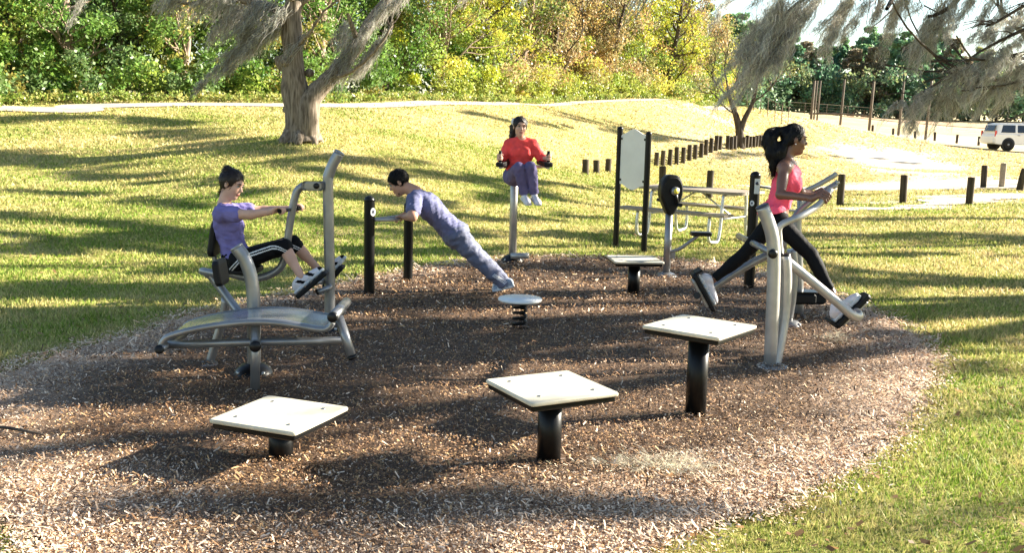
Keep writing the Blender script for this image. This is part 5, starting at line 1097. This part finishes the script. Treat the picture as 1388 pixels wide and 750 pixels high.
def addm(p, l, rs_=.10, te_=.05, d=(-.50, 0, -.85)): 
    if r.random() < .12: return
    d = nrm(V3(*d)); P_, s_, w_, d_ = fluff(p, d, l*.8, rs_*.8, te_, r, .07, .50)
    roots.extend(P_); L.extend(s_); rs.extend(w_); te.extend(w_*.5+.02); dr.extend(d_)
for (x0, y0, x1, y1, n_, l_) in [(390, 4, 375, 30, 9, 1.5), (375, 0, 330, -8, 10, 1.3), (330, -8, 240, -26, 14, .9)]:
    for k in range(n_): t = (k+r.random())/n_; addm(q(x0+(x1-x0)*t, y0+(y1-y0)*t, r.normal(0, .15)), l_*(.6+.6*r.random()), .13, .07, (-.62, 0, -.72))
addm(q(372, 24), 2.7, .08, .02, (-.74, 0, -.67)); addm(q(366, 22), 2.9, .06, .02, (-.70, 0, -.71)); addm(q(384, 30), 1.9, .12, .03, (-.72, 0, -.70)); addm(q(378, 22), 2.2, .10, .03, (-.70, 0, -.72)); addm(q(360, 20), 1.6, .12, .03, (-.60, 0, -.8)); addm(q(345, 30), 1.4, .10, .03, (-.6, 0, -.9))
for (x0, y0, x1, y1, n_, l_) in [(450, 98, 520, 10, 26, .75), (500, 78, 531, 36, 13, .8), (470, 88, 505, 30, 16, .9), (474, 20, 488, 62, 8, .7), (525, 2, 560, -20, 8, .6), (400, 60, 420, 42, 5, .5)]:
    for k in range(n_): t = (k+r.random())/n_; addm(q(x0+(x1-x0)*t, y0+(y1-y0)*t, r.normal(0, .12)), l_*(.4+.7*r.random()), .08, .05, (-.55, 0, -.80))
for t_ in tips[::2]: addm(t_[0], .8+.5*r.random(), .10, .06, (-.4, 0, -.9))
V, F, c = ribbons(np.array(roots), np.array(dr), np.array(L), 18000, .0075, r, np.array(rs), np.array(te), MOSSC, seg=5); link('hanging_moss', npmesh('hanging_moss', V-g, F, m_moss, col=c, smooth=False), tr)

# ---------- big live oak to the right whose mossy limbs reach over the lawn
def oak(label, base, seed, limbs, moss_n, drift, leaf_n, name='live_oak', grpx=None, clump=.75, extra=(), pads=None):
    r = np.random.default_rng(seed); g = V3(base[0], base[1], T(base[0], base[1])); tr = thing(name, label, 'tree', g); b = MB(g); tips = []
    top = g+V3(*base[2]); b.tube([g-V3(0, 0, .2), g+V3(0, 0, .5), g*.5+top*.5+V3(.1, 0, 0), top], [.62, .46, .40, .36], 16, bend=4)
    for pts, rr in limbs:
        P_ = [top]+[V3(*p) for p in pts]; b.tube(P_, [rr, rr*.35], 12, cap=False, bend=4); Q_ = cr(P_, 4)
        for k in range(2, len(Q_)):
            if r.random() < .8: d = nrm(nrm(Q_[k]-Q_[k-1])+r.normal(0, .9, 3)*V3(1, 1, .6)+V3(0, 0, .25)); grow(b, Q_[k], d, 1.1+1.2*r.random(), max(.022, rr*.25), 1, r, tips, up=.06, kids=3)
    b.build('trunk', m_bark2, tr); C = np.array([t_[0] for t_ in tips]); pal = np.array([.075, .10, .03])*(.7+.6*r.random((len(C), 1)))
    if len(extra): C = np.concatenate([C, extra]); pal = np.concatenate([pal, np.array([.075, .10, .03])*np.ones((len(extra), 1))])
    k_ = visible_free(C) & shade_ok(C, r); C = C[k_]; pal = pal[k_]; n0_ = len(C); R0_ = clump*(.5+.7*r.random(len(C)))
    if pads is not None: m_ = (np.arange(len(pads[0])) % 3) == pads[2]; C = np.concatenate([C, pads[0][m_]]); R0_ = np.concatenate([R0_, pads[1][m_]]); pal = np.concatenate([pal, np.array([.075, .10, .03])*np.ones((m_.sum(), 1))])
    V, F, c = leafcloud(C, R0_, leaf_n, .15, pal, r, flat=.55, shell=.15); link('crown', npmesh('crown', V-g, F, m_leaf, col=c, smooth=False), tr)  # crown mesh also holds the loose pads added to cast shade
    if moss_n:
        C2 = C[:n0_]; C2 = C2[r.random(len(C2)) < .8]; V, F, c = ribbons(C2, np.array(drift)*np.ones((len(C2), 3)), .5+.5*r.random(len(C2)), moss_n, .012, r, np.full(len(C2), .16), np.full(len(C2), .08), MOSSC, seg=4); link('hanging_moss', npmesh('hanging_moss', V-g, F, m_moss, col=c, smooth=False), tr)
    return tr, g
def visible_free(C, pad=45):       # keep crown leaves clear of the view over the lawn (the photo shows only moss there)
    v = C-cC; z = v@cF; x = 694+FPX*(v@cR)/np.maximum(z, .1); y = 375-FPX*(v@cU)/np.maximum(z, .1); return ~((z > .5) & (x > -120) & (x < 1388+60) & (y > -pad))
# unattached leaf pads, added out of view towards the sun to cast these shade bands
SHADE_BANDS = [((370, 425), (560, 412), (780, 402), (1010, 398), .26, 46), ((190, 455), (420, 470), (650, 462), (900, 452), .16, 34), ((250, 500), (500, 492), (800, 486), (960, 484), .12, 20), ((-30, 520), (120, 512), (260, 520), (340, 540), .30, 26), ((-20, 470), (60, 450), (150, 440), (210, 436), .3, 14),
         ((-60, 655), (20, 650), (110, 655), (200, 665), .22, 26), ((150, 690), (350, 695), (600, 690), (830, 700), .10, 16), ((930, 430), (1040, 425), (1150, 440), (1190, 425), .16, 10), ((900, 372), (1000, 374), (1100, 380), (1150, 390), .14, 8),
         ((-40, 400), (90, 395), (200, 400), (330, 385), .40, 26), ((-40, 440), (60, 435), (150, 425), (230, 418), .30, 14), ((-40, 345), (100, 330), (220, 320), (300, 318), .30, 16), ((-40, 290), (100, 300), (200, 310), (290, 322), .22, 12), ((-40, 260), (80, 262), (200, 275), (300, 285), .22, 12), ((0, 205), (120, 235), (230, 245), (330, 262), .3, 18), ((-40, 165), (80, 160), (200, 165), (300, 180), .4, 22), ((200, 180), (300, 195), (420, 212), (520, 222), .4, 22), ((330, 205), (400, 225), (470, 240), (520, 250), .3, 10),
         ((440, 300), (560, 318), (700, 322), (840, 318), .18, 16), ((450, 335), (560, 345), (640, 345), (720, 335), .14, 12), ((470, 265), (560, 275), (640, 272), (760, 268), .3, 20), ((560, 240), (660, 245), (760, 250), (880, 262), .3, 20), ((620, 150), (700, 165), (800, 175), (900, 190), .5, 16), ((520, 290), (600, 300), (700, 296), (800, 294), .2, 12),
         ((1080, 318), (1180, 322), (1280, 318), (1400, 326), .22, 26), ((1060, 342), (1160, 348), (1280, 345), (1400, 352), .14, 14), ((1180, 425), (1260, 430), (1330, 425), (1410, 430), .16, 16), ((1200, 462), (1290, 458), (1350, 466), (1410, 462), .12, 12), ((1240, 500), (1320, 505), (1380, 498), (1420, 505), .06, 5), ((830, 300), (900, 306), (980, 310), (1050, 312), .15, 10), ((960, 213), (1050, 212), (1150, 214), (1230, 220), .5, 12)]
def shade_pads(seed):
    r = np.random.default_rng(seed); out = []; rad = []
    for b_ in SHADE_BANDS:
        P = cr([V3(*p, 0) for p in b_[:4]], 10); sp_, n_ = b_[4], int(b_[5]*(1.5 if b_[0][1] < 400 or b_[0][1] > 600 else 1.15))
        for k in range(n_):
            u = r.random()*(len(P)-1); i = int(u); q_ = P[i]+(P[min(i+1, len(P)-1)]-P[i])*(u-i); g_ = ground_at(q_[0], q_[1], 3.2, 70)+V3(r.normal(0, .3), r.normal(0, sp_*.5), 0)
            for _ in range(24):
                hgt = 2.6+8.5*r.random(); c_ = g_+sd*(hgt/sd[2])
                if visible_free(c_[None])[0] and 3 < c_[0] < 36: out.append(c_); rad.append(sp_*(.7+.6*r.random())); break
    out = np.array(out); rad = np.array(rad); k_ = np.ones(len(out), bool)
    for p_ in [V3(-1.16, 5.03, .27), V3(-1.0, 5.1, .27), V3(-1.3, 5.0, .27), V3(.21, 5.08, .43), V3(.1, 5.2, .43), V3(.4, 5.0, .43), V3(1.12, 5.98, .58), V3(1.25, 10.4, .4), A(1075, 230, 8.0), A(1085, 190, 8.1), A(320, 250, 8.1), A(315, 305, 8.1), A(600, 290, 10.2), A(705, 200, 12.1), A(704, 407, 8.5)]:
        w_ = out-p_; t_ = w_@sd; k_ &= np.linalg.norm(w_-t_[:, None]*sd, axis=1) > rad+.12
    return out[k_], rad[k_]
def shade_ok(C, r):                # the near lawn and the front of the bed stay in the sun
    g_ = C-sd*(C[:, 2]/sd[2])[:, None]; v = g_-cC; z = v@cF; x = 694+FPX*(v@cR)/np.maximum(z, .1); y = 375-FPX*(v@cU)/np.maximum(z, .1)
    lit = (z > .5) & (x > -400) & (x < 1700) & (y > 205) & (y < 1400); return ~lit | (r.random(len(C)) < .06)
PB, PR = shade_pads(88)
trA, gA = oak('great live oak with dark limbs trailing grey moss over the lawn at the upper right', (14.5, 13.5, (-.3, -.2, 2.6)), 51,
    [([(11.5, 12.3, 3.9), (8.5, 11.2, 4.0), (5.8, 10.2, 3.75), (3.6, 9.7, 3.5), (2.2, 9.5, 3.35)], .20), ([(12, 10.5, 4.2), (9.5, 8.8, 5.0), (6.5, 7.8, 5.4)], .19), ([(11, 15.5, 4.6), (8, 16.5, 5.3), (4, 17, 5.6), (0, 17.2, 6.0)], .22),
     ([(13.5, 13, 5.5), (11.5, 13.5, 7.5), (8.0, 13.2, 8.6)], .2), ([(16.5, 12, 4.8), (19, 11, 6), (21.5, 10.5, 6.8)], .2), ([(16, 16, 4.8), (18, 18.5, 6)], .18), ([(9.5, 12.8, 5.0), (5.5, 13.2, 5.8), (1.5, 13.6, 6.0)], .15), ([(8.2, 10.4, 3.6), (6.9, 9.6, 2.95), (5.6, 9.3, 2.55), (4.7, 9.2, 2.35)], .07)],
    7000, (-.5, -.1, -.85), 60000, pads=(PB, PR, 0))
r = np.random.default_rng(77); b = MB(gA); roots = []; L = []; rs = []; te = []; dr = []
def q(x, y, Y_=9.5): return A(x, y, Y_)
# in view limb ends (slender dark branches) and their moss
vis = [([(1420, -40), (1350, -25), (1310, -12), (1290, 8), (1268, 20), (1258, 22)], .035, 9.5), ([(1300, -20), (1230, -22), (1160, -20), (1090, -16), (1000, -14), (950, -12)], .045, 9.5), ([(1440, 60), (1388, 72), (1340, 82), (1300, 95), (1262, 118), (1240, 132)], .022, 9.2), ([(1440, 20), (1388, 40), (1350, 58), (1320, 75), (1312, 84)], .018, 9.0),
       ([(1420, -10), (1380, 12), (1350, 30), (1335, 36)], .018, 9.3), ([(1340, 82), (1320, 100), (1300, 118)], .010, 9.2), ([(1388, 72), (1368, 96), (1356, 120)], .010, 9.2), ([(1120, -18), (1078, 6), (1060, 26), (1052, 44)], .016, 9.5), ([(1190, -20), (1150, 2), (1128, 22)], .012, 9.6)]
for pts, rr, Y_ in vis: b.tube([q(x_, y_, Y_) for x_, y_ in pts], [rr, rr*.35], 8, cap=False, bend=4)
for k in range(26):
    p0 = r.choice([2, 3, 4]); pts = vis[p0][0]; i = r.integers(0, len(pts)-1); t = r.random(); a_ = V3(*pts[i], 0)*(1-t)+V3(*pts[i+1], 0)*t; e = a_+V3(-25-20*r.random(), 25*r.random()-4, 0)
    b.tube([q(a_[0], a_[1], vis[p0][2]), q((a_[0]+e[0])/2+3, (a_[1]+e[1])/2-4, vis[p0][2]-.05), q(e[0], e[1], vis[p0][2]-.1)], [.006, .003], 5, cap=False, bend=3)
b.build('hanging_limb', m_bark2, trA)
def wisp(x0, y0, x1, y1, rs_, te_, wgt=1, Y_=9.5):
    a, e = q(x0, y0, Y_), q(x1, y1, Y_+r.normal(0, .15))
    for _ in range(wgt):
        a_ = a+r.normal(0, rs_*.7, 3); e_ = e+r.normal(0, te_*1.9, 3); Lw = np.linalg.norm(e_-a_)*(.55+.5*r.random()); P_, s_, w_, d_ = fluff(a_, nrm(e_-a_), Lw, rs_*.45, te_*.5, r, .05, .30)
        roots.extend(P_); L.extend(s_); rs.extend(w_); te.extend(w_*.5+.008); dr.extend(d_)
for w_ in [(1062, -8, 985, 132, .09, .045, 7), (1050, 10, 1000, 105, .09, .05, 5), (1085, -10, 1012, 120, .08, .05, 6), (1100, 0, 1024, 138, .07, .025, 5), (1078, 20, 1040, 100, .06, .04, 3), (1112, -12, 1060, 62, .08, .05, 4), (1010, -14, 975, 22, .06, .03, 2), (985, -12, 958, 30, .05, .03, 2), (1035, -12, 1004, 18, .06, .03, 2),
          (1165, -14, 1112, 82, .08, .035, 4), (1150, -5, 1105, 66, .06, .03, 3), (1180, -10, 1136, 70, .06, .03, 3), (1140, 10, 1108, 110, .05, .02, 2), (1205, -15, 1160, 48, .06, .03, 2), (1225, -14, 1196, 92, .05, .018, 3), (1240, -14, 1206, 40, .06, .03, 3), (1262, 0, 1222, 48, .06, .03, 2), (1272, -8, 1252, 80, .06, .025, 4), (1262, 20, 1224, 112, .06, .03, 4), (1285, 5, 1264, 70, .05, .03, 3), (1300, -12, 1276, 52, .06, .03, 3), (1320, -14, 1290, 40, .06, .03, 3), (1345, -14, 1322, 36, .06, .03, 3), (1372, -10, 1340, 62, .06, .03, 3), (1390, 0, 1362, 50, .06, .03, 3)]: wisp(*w_[:6], max(1, w_[6]-1))
for pi_, cnt in ((2, 46), (3, 26), (4, 14), (5, 14), (6, 14)):
    pts = vis[pi_][0]
    for k in range(cnt):
        t = (k+r.random())/cnt*(len(pts)-1); i = min(int(t), len(pts)-2); t -= i; x_ = pts[i][0]*(1-t)+pts[i+1][0]*t; y_ = pts[i][1]*(1-t)+pts[i+1][1]*t; ox = r.normal(0, 10); oy = abs(r.normal(0, 12)); l_ = 12+30*r.random()**1.5
        wisp(x_+ox, y_+oy, x_+ox-l_*.55, y_+oy+l_, .028, .012, 1, vis[pi_][2])
_n = 21000; MOSSV = MOSSC*1.45*(.75+.6*r.random((_n, 1)))*np.where(r.random((_n, 1)) < .25, .55, 1); wg = np.array(L); V, F, c = ribbons(np.array(roots), np.array(dr), wg, 21000, .0023, r, np.array(rs), np.array(te), MOSSV, jit=.06, seg=5)
link('hanging_moss', npmesh('hanging_moss', V-gA, F, m_moss, col=c, smooth=False), trA)

oak('live oak standing beyond the right edge behind the first oak', (27, 22, (-.5, 0, 3)), 52,
    [([(23, 20.5, 4.5), (19, 19.5, 5.8), (15, 19, 6.5)], .22), ([(24, 24, 5.2), (20, 25.5, 6.8), (16, 26, 7.6)], .22), ([(26, 22, 6), (23.5, 22.5, 8.5), (20, 22.5, 9.8)], .2), ([(30, 24, 5), (33, 25, 6.4)], .2), ([(28, 18, 5), (28, 14, 6.4)], .2)], 3000, (-.5, -.1, -.85), 46000, pads=(PB, PR, 1))
oak('live oak farther back beyond the right edge of the lawn', (40, 38, (-.5, 0, 3)), 53,
    [([(36, 36.5, 5.5), (31, 36, 7.5)], .22), ([(37, 40, 6.2), (33, 41.5, 8.8)], .22), ([(39, 38, 7), (36.5, 38.5, 10)], .2), ([(43, 38, 6), (46, 36, 8)], .2)], 0, (-.5, -.1, -.85), 42000, pads=(PB, PR, 2))

# ---------- lone thin tree by the bollards
Yl = float(ground_at(1003, 200, 30, 90)[1]); g = A(1003, 201, Yl); g = V3(g[0], g[1], T(g[0], g[1])); tr = thing('young_tree', 'small dark forked tree with thin nearly bare branches among the far bollards', 'tree', g); b = MB(g); r = np.random.default_rng(5); tips = []
q = lambda x, y, dy=0: A(x, y, Yl+dy)
b.tube([g-V3(0, 0, .1), q(1003, 192), q(1002, 175), q(997, 155), q(990, 135), q(986, 118)], [.28, .22, .19, .14, .1, .05], 10, bend=3); b.tube([q(1003, 180), q(1010, 160), q(1020, 140), q(1025, 118), q(1028, 98)], [.16, .13, .1, .08, .04], 9, bend=3)
for p0, d0 in ((q(997, 155), V3(-1, .2, .5)), (q(990, 135), V3(-.8, 0, .8)), (q(986, 118), V3(-.3, 0, 1)), (q(1020, 140), V3(.8, .2, .6)), (q(1025, 118), V3(-.2, .5, 1)), (q(1028, 98), V3(.3, 0, 1)), (q(990, 128), V3(.3, -.4, 1))): grow(b, p0, d0, 1.7, .045, 2, r, tips, spread=.8, minr=.018)
b.build('trunk', m_bark2, tr); C = np.array([t_[0] for t_ in tips]); V, F, c = leafcloud(C, np.full(len(C), .25), 1500, .12, np.array([.16, .17, .06])*np.ones((len(C), 3)), r); link('crown', npmesh('crown', V-g, F, m_leaf, col=c, smooth=False), tr)

# ---------- woods behind the path
wl = [(-90, 25), (-40, 26.5), (0, 29), (200, 31.5), (407, 35), (600, 42.5), (700, 48), (780, 56), (850, 61), (930, 66), (985, 74)]
def wood_pt(t, back):             # t along the line 0..1
    k = t*(len(wl)-1); i = min(int(k), len(wl)-2); f_ = k-i; px = wl[i][0]*(1-f_)+wl[i+1][0]*f_; Yq = wl[i][1]*(1-f_)+wl[i+1][1]*f_; p = A(px, 150, Yq+back*(.9+.3*f_)); return px, p
def palette(px, r):
    gr = [(.10, .19, .03), (.15, .25, .05), (.20, .31, .07), (.15, .23, .08), (.26, .34, .06)]; yg = [(.33, .36, .035), (.26, .31, .04), (.20, .27, .05), (.40, .38, .06)]; tn = [(.36, .27, .13), (.30, .26, .12), (.24, .24, .08), (.42, .30, .10), (.30, .19, .08)]
    u = px+r.normal(0, 35)
    yg = [tuple(min(1, a*1.25) for a in c_) for c_ in yg]; tn = [tuple(min(1, a*1.2) for a in c_) for c_ in tn]
    if u < 560: return gr[r.integers(5)] if r.random() < .93 else (.26, .24, .05)
    if u < 600: return gr[r.integers(5)] if r.random() < .6 else yg[r.integers(4)]
    if u < 700: return yg[r.integers(4)] if r.random() < .7 else gr[r.integers(5)]
    if u < 850: return tn[r.integers(5)] if r.random() < .72 else yg[r.integers(4)]
    return yg[r.integers(4)] if r.random() < .55 else (tn[r.integers(5)] if r.random() < .6 else gr[r.integers(5)])
r = np.random.default_rng(61); C = []; Rr = []; pal = []
for k in range(1000):
    t = r.random(); back = r.random()**1.3*9 if k < 760 else 9+5*r.random(); px, p = wood_pt(t, back); R_ = (.32+.55*r.random())*(.8+back*.06+.35*(p[1] > 45)); z0 = T(p[0], p[1])
    z = z0+R_*.4+r.random()**1.15*(1.5+min(back, 7.5)*.75)
    if back < .8: z = z0+R_*.5+r.random()*1.0
    C.append((p[0], p[1], z)); Rr.append(R_); c_ = palette(px, r); lo_ = z-z0 < 1.0 and back < 2
    if lo_ and 600 < px < 900: c_ = (.30, .34, .06)
    pal.append(c_)
C = np.array(C); Rr = np.array(Rr); pal = np.array(pal); V, F, c = leafcloud(C, Rr, 300000, .13, pal, r, flat=.85, shell=.45, colvar=.45)
C2 = []; P2 = []
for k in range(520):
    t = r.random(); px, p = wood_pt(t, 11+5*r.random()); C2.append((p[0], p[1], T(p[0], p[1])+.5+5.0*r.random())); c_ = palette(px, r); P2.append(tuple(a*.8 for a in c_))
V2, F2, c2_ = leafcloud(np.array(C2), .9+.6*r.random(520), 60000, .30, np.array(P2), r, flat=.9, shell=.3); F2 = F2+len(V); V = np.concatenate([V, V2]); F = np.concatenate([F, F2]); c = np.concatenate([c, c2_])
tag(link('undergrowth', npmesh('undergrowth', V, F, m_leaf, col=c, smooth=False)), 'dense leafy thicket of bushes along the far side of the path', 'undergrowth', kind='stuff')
# thicket weeds along the front of the path
r = np.random.default_rng(62); C = []; pal = []
for k in range(900): px, p = wood_pt(r.random(), -.9+1.2*r.random()); C.append((p[0], p[1], T(p[0], p[1])+.05+.22*r.random())); pal.append((.20, .26, .05) if r.random() < .6 else (.36, .36, .10))
V, F, c = leafcloud(np.array(C), np.full(len(C), .22), 26000, .10, np.array(pal), r, flat=.6); tag(link('weeds', npmesh('weeds', V, F, m_leaf, col=c, smooth=False)), 'low yellow green weeds edging the far side of the path', 'weeds', kind='stuff')
# individual wood trees
def woodtree(label, px, back_t, height, seed, cols, leaves, dens=1.0, lean=(0, 0), bark=m_barkp, lsize=.13, tr_r=.10, base=None, group=None, bare=0, crown_lo=.25):
    r = np.random.default_rng(seed)
    if base is None:
        t = np.interp(px, [w[0] for w in wl], np.linspace(0, 1, len(wl))); _, p = wood_pt(t, back_t)
    else: p = base
    g = V3(p[0], p[1], T(p[0], p[1])); tr = thing('broadleaf_tree', label, 'tree', g, 0, group); b = MB(g); tips = []
    top = g+V3(lean[0], lean[1], height*.8); P_ = [g-V3(0, 0, .2), g+V3(lean[0]*.2+r.normal(0, .15), 0, height*.22), g+V3(lean[0]*.55+r.normal(0, .2), lean[1]*.5, height*.5), top]; b.tube(P_, [tr_r*1.4, tr_r, tr_r*.8, tr_r*.4], 9, bend=4, cap=False); Q_ = cr(P_, 5)
    for k in range(3, len(Q_)):
        for _ in range(2):
            a = r.random()*2*PI; grow(b, Q_[k], V3(math.cos(a), math.sin(a), .35+.4*r.random()), height*(.16+.12*r.random()), max(.02, tr_r*.35), 1, r, tips, kids=3, spread=.8)
    b.build('trunk', bark, tr); C = np.array([t_[0] for t_ in tips]); C = C[C[:, 2] > g[2]+height*crown_lo]; pal = np.array([cols[i] for i in r.integers(0, len(cols), len(C))])
    V, F, c = leafcloud(C, .35+.35*r.random(len(C))*height/8, leaves, lsize, pal, r, flat=.8, shell=.2, colvar=.4); link('crown', npmesh('crown', V-g, F, m_leaf, col=c, smooth=False), tr); return tr
GR = [(.09, .18, .03), (.14, .25, .05), (.20, .31, .07)]; YG = [(.36, .38, .03), (.28, .33, .04), (.42, .40, .05)]; TN = [(.34, .26, .13), (.28, .25, .12), (.40, .29, .10)]; OR_ = [(.38, .29, .09), (.33, .32, .08), (.18, .24, .05), (.14, .2, .04)]
wt = [(20, 3, 8.5, GR, 'dark green broadleaf tree in the thicket at the left edge', (0, 0)), (95, 2, 8, GR, 'glossy green tree with a thin leaning pale trunk left of the moss', (.8, 0)), (165, 5, 9, GR, 'green tree deep in the thicket between the pale leaning trunks', (-.6, 0)), (240, 2.5, 8, OR_, 'tree with orange tinged leaves just left of the hanging moss', (1.2, 0)), (310, 5, 9, GR, 'green tree behind the hanging moss of the forked tree', (0, 0)),
      (440, 3, 8.5, GR, 'green tree seen through the fork of the mossy tree', (-.5, 0)), (520, 4, 9, GR, 'green tree right of the mossy limb with dense leaves', (.5, 0)), (590, 2.5, 9, OR_, 'tree with a leaning orange brown trunk beside the yellow one', (1.4, 0)), (655, 3, 9.5, YG, 'bright yellow green tree in the middle of the woods edge', (-.4, 0)), (700, 5, 10, OR_, 'orange and brown leaved tree next to the bright yellow green one', (.9, 0)), (745, 3, 10, TN, 'tan half bare tree above the path where it crests the bank', (.6, 0)),
      (790, 5, 11, TN, 'pale brown twiggy tree near the crest of the bank', (-.5, 0)), (825, 2, 10.5, TN, 'drooping tan tree at the end of the thicket, twigs near the ground', (.9, 0)), (865, 4, 10.5, YG, 'yellow green tree at the right end of the woods', (0, 0)), (905, 3, 9, YG, 'rightmost yellow green tree of the woods, lower than its neighbour', (.7, 0)), (935, 6, 8, TN, 'grey brown twiggy tree at the right end of the woods against the sky', (.3, 0)), (962, 6, 6.0, TN, 'low grey brown tree beside the first pines', (0, 0))]
for i, (px, bk, h_, cols, l_, ln) in enumerate(wt): woodtree(l_, px, bk, h_, 100+i, cols, 9000 if px < 700 else 7500, lean=ln, lsize=.12 if px < 600 else .15, tr_r=.11+.03*(i % 3), bark=m_barkp if i % 2 else m_bark2)
woodtree('sunlit shrub with pale twigs at the edge of the path', 228, -.6, .8, 300, [(.5, .42, .28)], 160, lsize=.1, tr_r=.02) if False else None
# second line deeper in the wood, seen only through gaps
pd = woodtree('dim green tree deep in the wood seen through gaps', 60, 12, 11, 200, GR, 7000, lsize=.2, group='trees deep in the wood', crown_lo=.1)
for px in (-60, 150, 250, 350, 450, 545, 640, 735, 815):
    t = np.interp(px, [w[0] for w in wl], np.linspace(0, 1, len(wl))); _, p = wood_pt(t, 11+3*random.random()); dup(pd, (p[0], p[1], T(p[0], p[1])), random.random()*6, scale=random.uniform(.85, 1.15))

# ---------- far pines behind the ball field
def pine(seed, h, cols, label, n, group):
    r = np.random.default_rng(seed); tr = thing('pine_tree', label, 'tree', (0, -60, 0), 0, group); b = MB(); b.tube([(0, 0, -.3), (r.normal(0, .1), 0, h*.5), (r.normal(0, .2), 0, h*.93)], [.22, .16, .05], 8, bend=3); C = []; Rr = []
    for k in range(46):
        u = .12+.86*r.random()**.8; a = r.random()*2*PI; rad = h*.25*(1-u)**.6*(.5+.6*r.random())+.2; C.append((math.cos(a)*rad, math.sin(a)*rad, h*u)); Rr.append(h*.068*(1.3-u*.6)*(.7+.6*r.random())); b.tube([(0, 0, h*u-.3), C[-1]], [.05, .02], 5, cap=False)
    b.build('trunk', m_bark, tr); pal = np.array([cols[i] for i in r.integers(0, len(cols), len(C))]); V, F, c = leafcloud(np.array(C), np.array(Rr), n, .42, pal, r, flat=.7, shell=.2, colvar=.4); link('crown', npmesh('crown', V, F, m_leaf, col=c, smooth=False), tr); return tr
DG = [(.11, .22, .13), (.14, .27, .14), (.20, .33, .14)]; DY = [(.24, .30, .10), (.33, .36, .11), (.18, .24, .10)]; DB = [(.26, .21, .13), (.20, .18, .11)]
pp = [pine(1, 12, DG, 'dark green pine in the far tree line behind the ball field', 9000, 'dark pines behind the ball field'), pine(2, 11, DG, 'dark green pine in the far tree line behind the ball field', 9000, 'dark pines behind the ball field'),
      pine(3, 11.5, DY, 'olive tinted tree in the far tree line behind the ball field', 8500, 'olive trees behind the ball field'), pine(4, 10.5, DB, 'brownish tree in the far tree line behind the ball field', 7000, 'brownish trees behind the ball field')]
used = set(); r = np.random.default_rng(9)
for row, Yr_ in enumerate((146, 154, 163)):
    for k in range(17):
        px = 955+k*33+r.normal(0, 9)+row*11; i = int(r.choice([0, 1, 2, 3], p=[.36, .3, .2, .14])); p = A(px, 165, Yr_+r.normal(0, 2)-max(0, (1100-px)*.14)); hs = np.interp(px, [950, 1060, 1150, 1260, 1330, 1400], [.92, .92, .95, .98, .82, .72])*r.uniform(.88, 1.13)*(1+.05*row)
        loc = (p[0], p[1], T(p[0], p[1]))
        if i not in used: used.add(i); pp[i].location = loc; pp[i].scale = (hs,)*3; pp[i].rotation_euler = (0, 0, r.random()*6)
        else: dup(pp[i], loc, r.random()*6, scale=(hs*r.uniform(.9, 1.2), hs*r.uniform(.9, 1.2), hs))
# dark scrub filling the foot of the far trees
C = []; Rr = []; pal = []
for k in range(700): px = 830+r.random()*640; p = A(px, 165, 138+14*r.random()-max(0, (1100-px)*.12)); C.append((p[0], p[1], T(p[0], p[1])+.6+5.5*r.random()**1.3)); Rr.append(1.0+.9*r.random()); pal.append([(.10, .20, .11), (.14, .23, .12), (.21, .25, .11)][r.integers(3)])
V, F, c = leafcloud(np.array(C), np.array(Rr), 52000, .45, np.array(pal), r, flat=.8, shell=.3); tag(link('scrub', npmesh('scrub', V, F, m_leaf, col=c, smooth=False)), 'dark scrub at the foot of the far tree line', 'scrub', kind='stuff')

# ---------- small scraps: fallen moss on the bed and clods on the lawn
def scrap(label, px, py, w, n, seed, col=(.60, .55, .42), grp=None):
    r = np.random.default_rng(seed); g = G(px, py); rt = g+np.stack([r.normal(0, w, n), r.normal(0, .07, n), np.abs(r.normal(0, .012, n))+.025], -1); a = r.random(n)*2*PI; d = np.stack([np.cos(a), np.sin(a), .4*r.random(n)], -1)
    V, F, c = ribbons(rt, d, .04+.08*r.random(n), n, .0022, r, np.full(n, .01), np.full(n, .02), np.array(col), seg=4); o = link('fallen_moss', npmesh('fallen_moss', V-g, F, m_moss, col=c, smooth=False), None, g); return tag(o, label, 'moss', grp)
scrap('long pale heap of dry moss lying on the bed in front of the tallest step', 905, 640, .17, 900, 1); scrap('small tuft of pale dry moss on the bed beyond the stride walker base', 1131, 464, .06, 160, 2)

r = np.random.default_rng(19); x, y, d = sector(2600, 3.2, 40, -36, 34, 23); x = x+r.normal(0, .2, len(x)); k = (sdist(x, y) > -.8) & (vnoise(x, y, 1.3, 44) > .42); x, y = x[k], y[k]; n = len(x)
P = np.stack([x, y, tz(x, y)+.025+.02*r.random(n)], -1); a = r.random(n)*2*PI; s_ = .010+.014*r.random(n); U_ = np.stack([np.cos(a), np.sin(a), r.normal(0, .3, n)], -1)*s_[:, None]; W_ = np.stack([-np.sin(a), np.cos(a), r.normal(0, .3, n)], -1)*(s_*.5)[:, None]
V, F = quads(P, U_, W_); tag(link('fallen_leaves', npmesh('fallen_leaves', V, F, m_leaf, col=np.repeat(np.array([[.30, .17, .08]])*(.5+r.random((n, 1))), 4, 0), smooth=False)), 'small brown fallen leaves scattered over the lawn', 'fallen leaves', kind='stuff')


g = G(28, 594); tag(MB(g).tube([G(-30, 588)+V3(0, 0, .04), G(5, 592)+V3(0, 0, .05), G(35, 597)+V3(0, 0, .05), G(64, 598)+V3(0, 0, .03)], [.011, .009, .005], 8, bend=4).build('fallen_stick', m_bark2, None, g), 'thin dark stick lying on the chips at the left edge', 'stick')
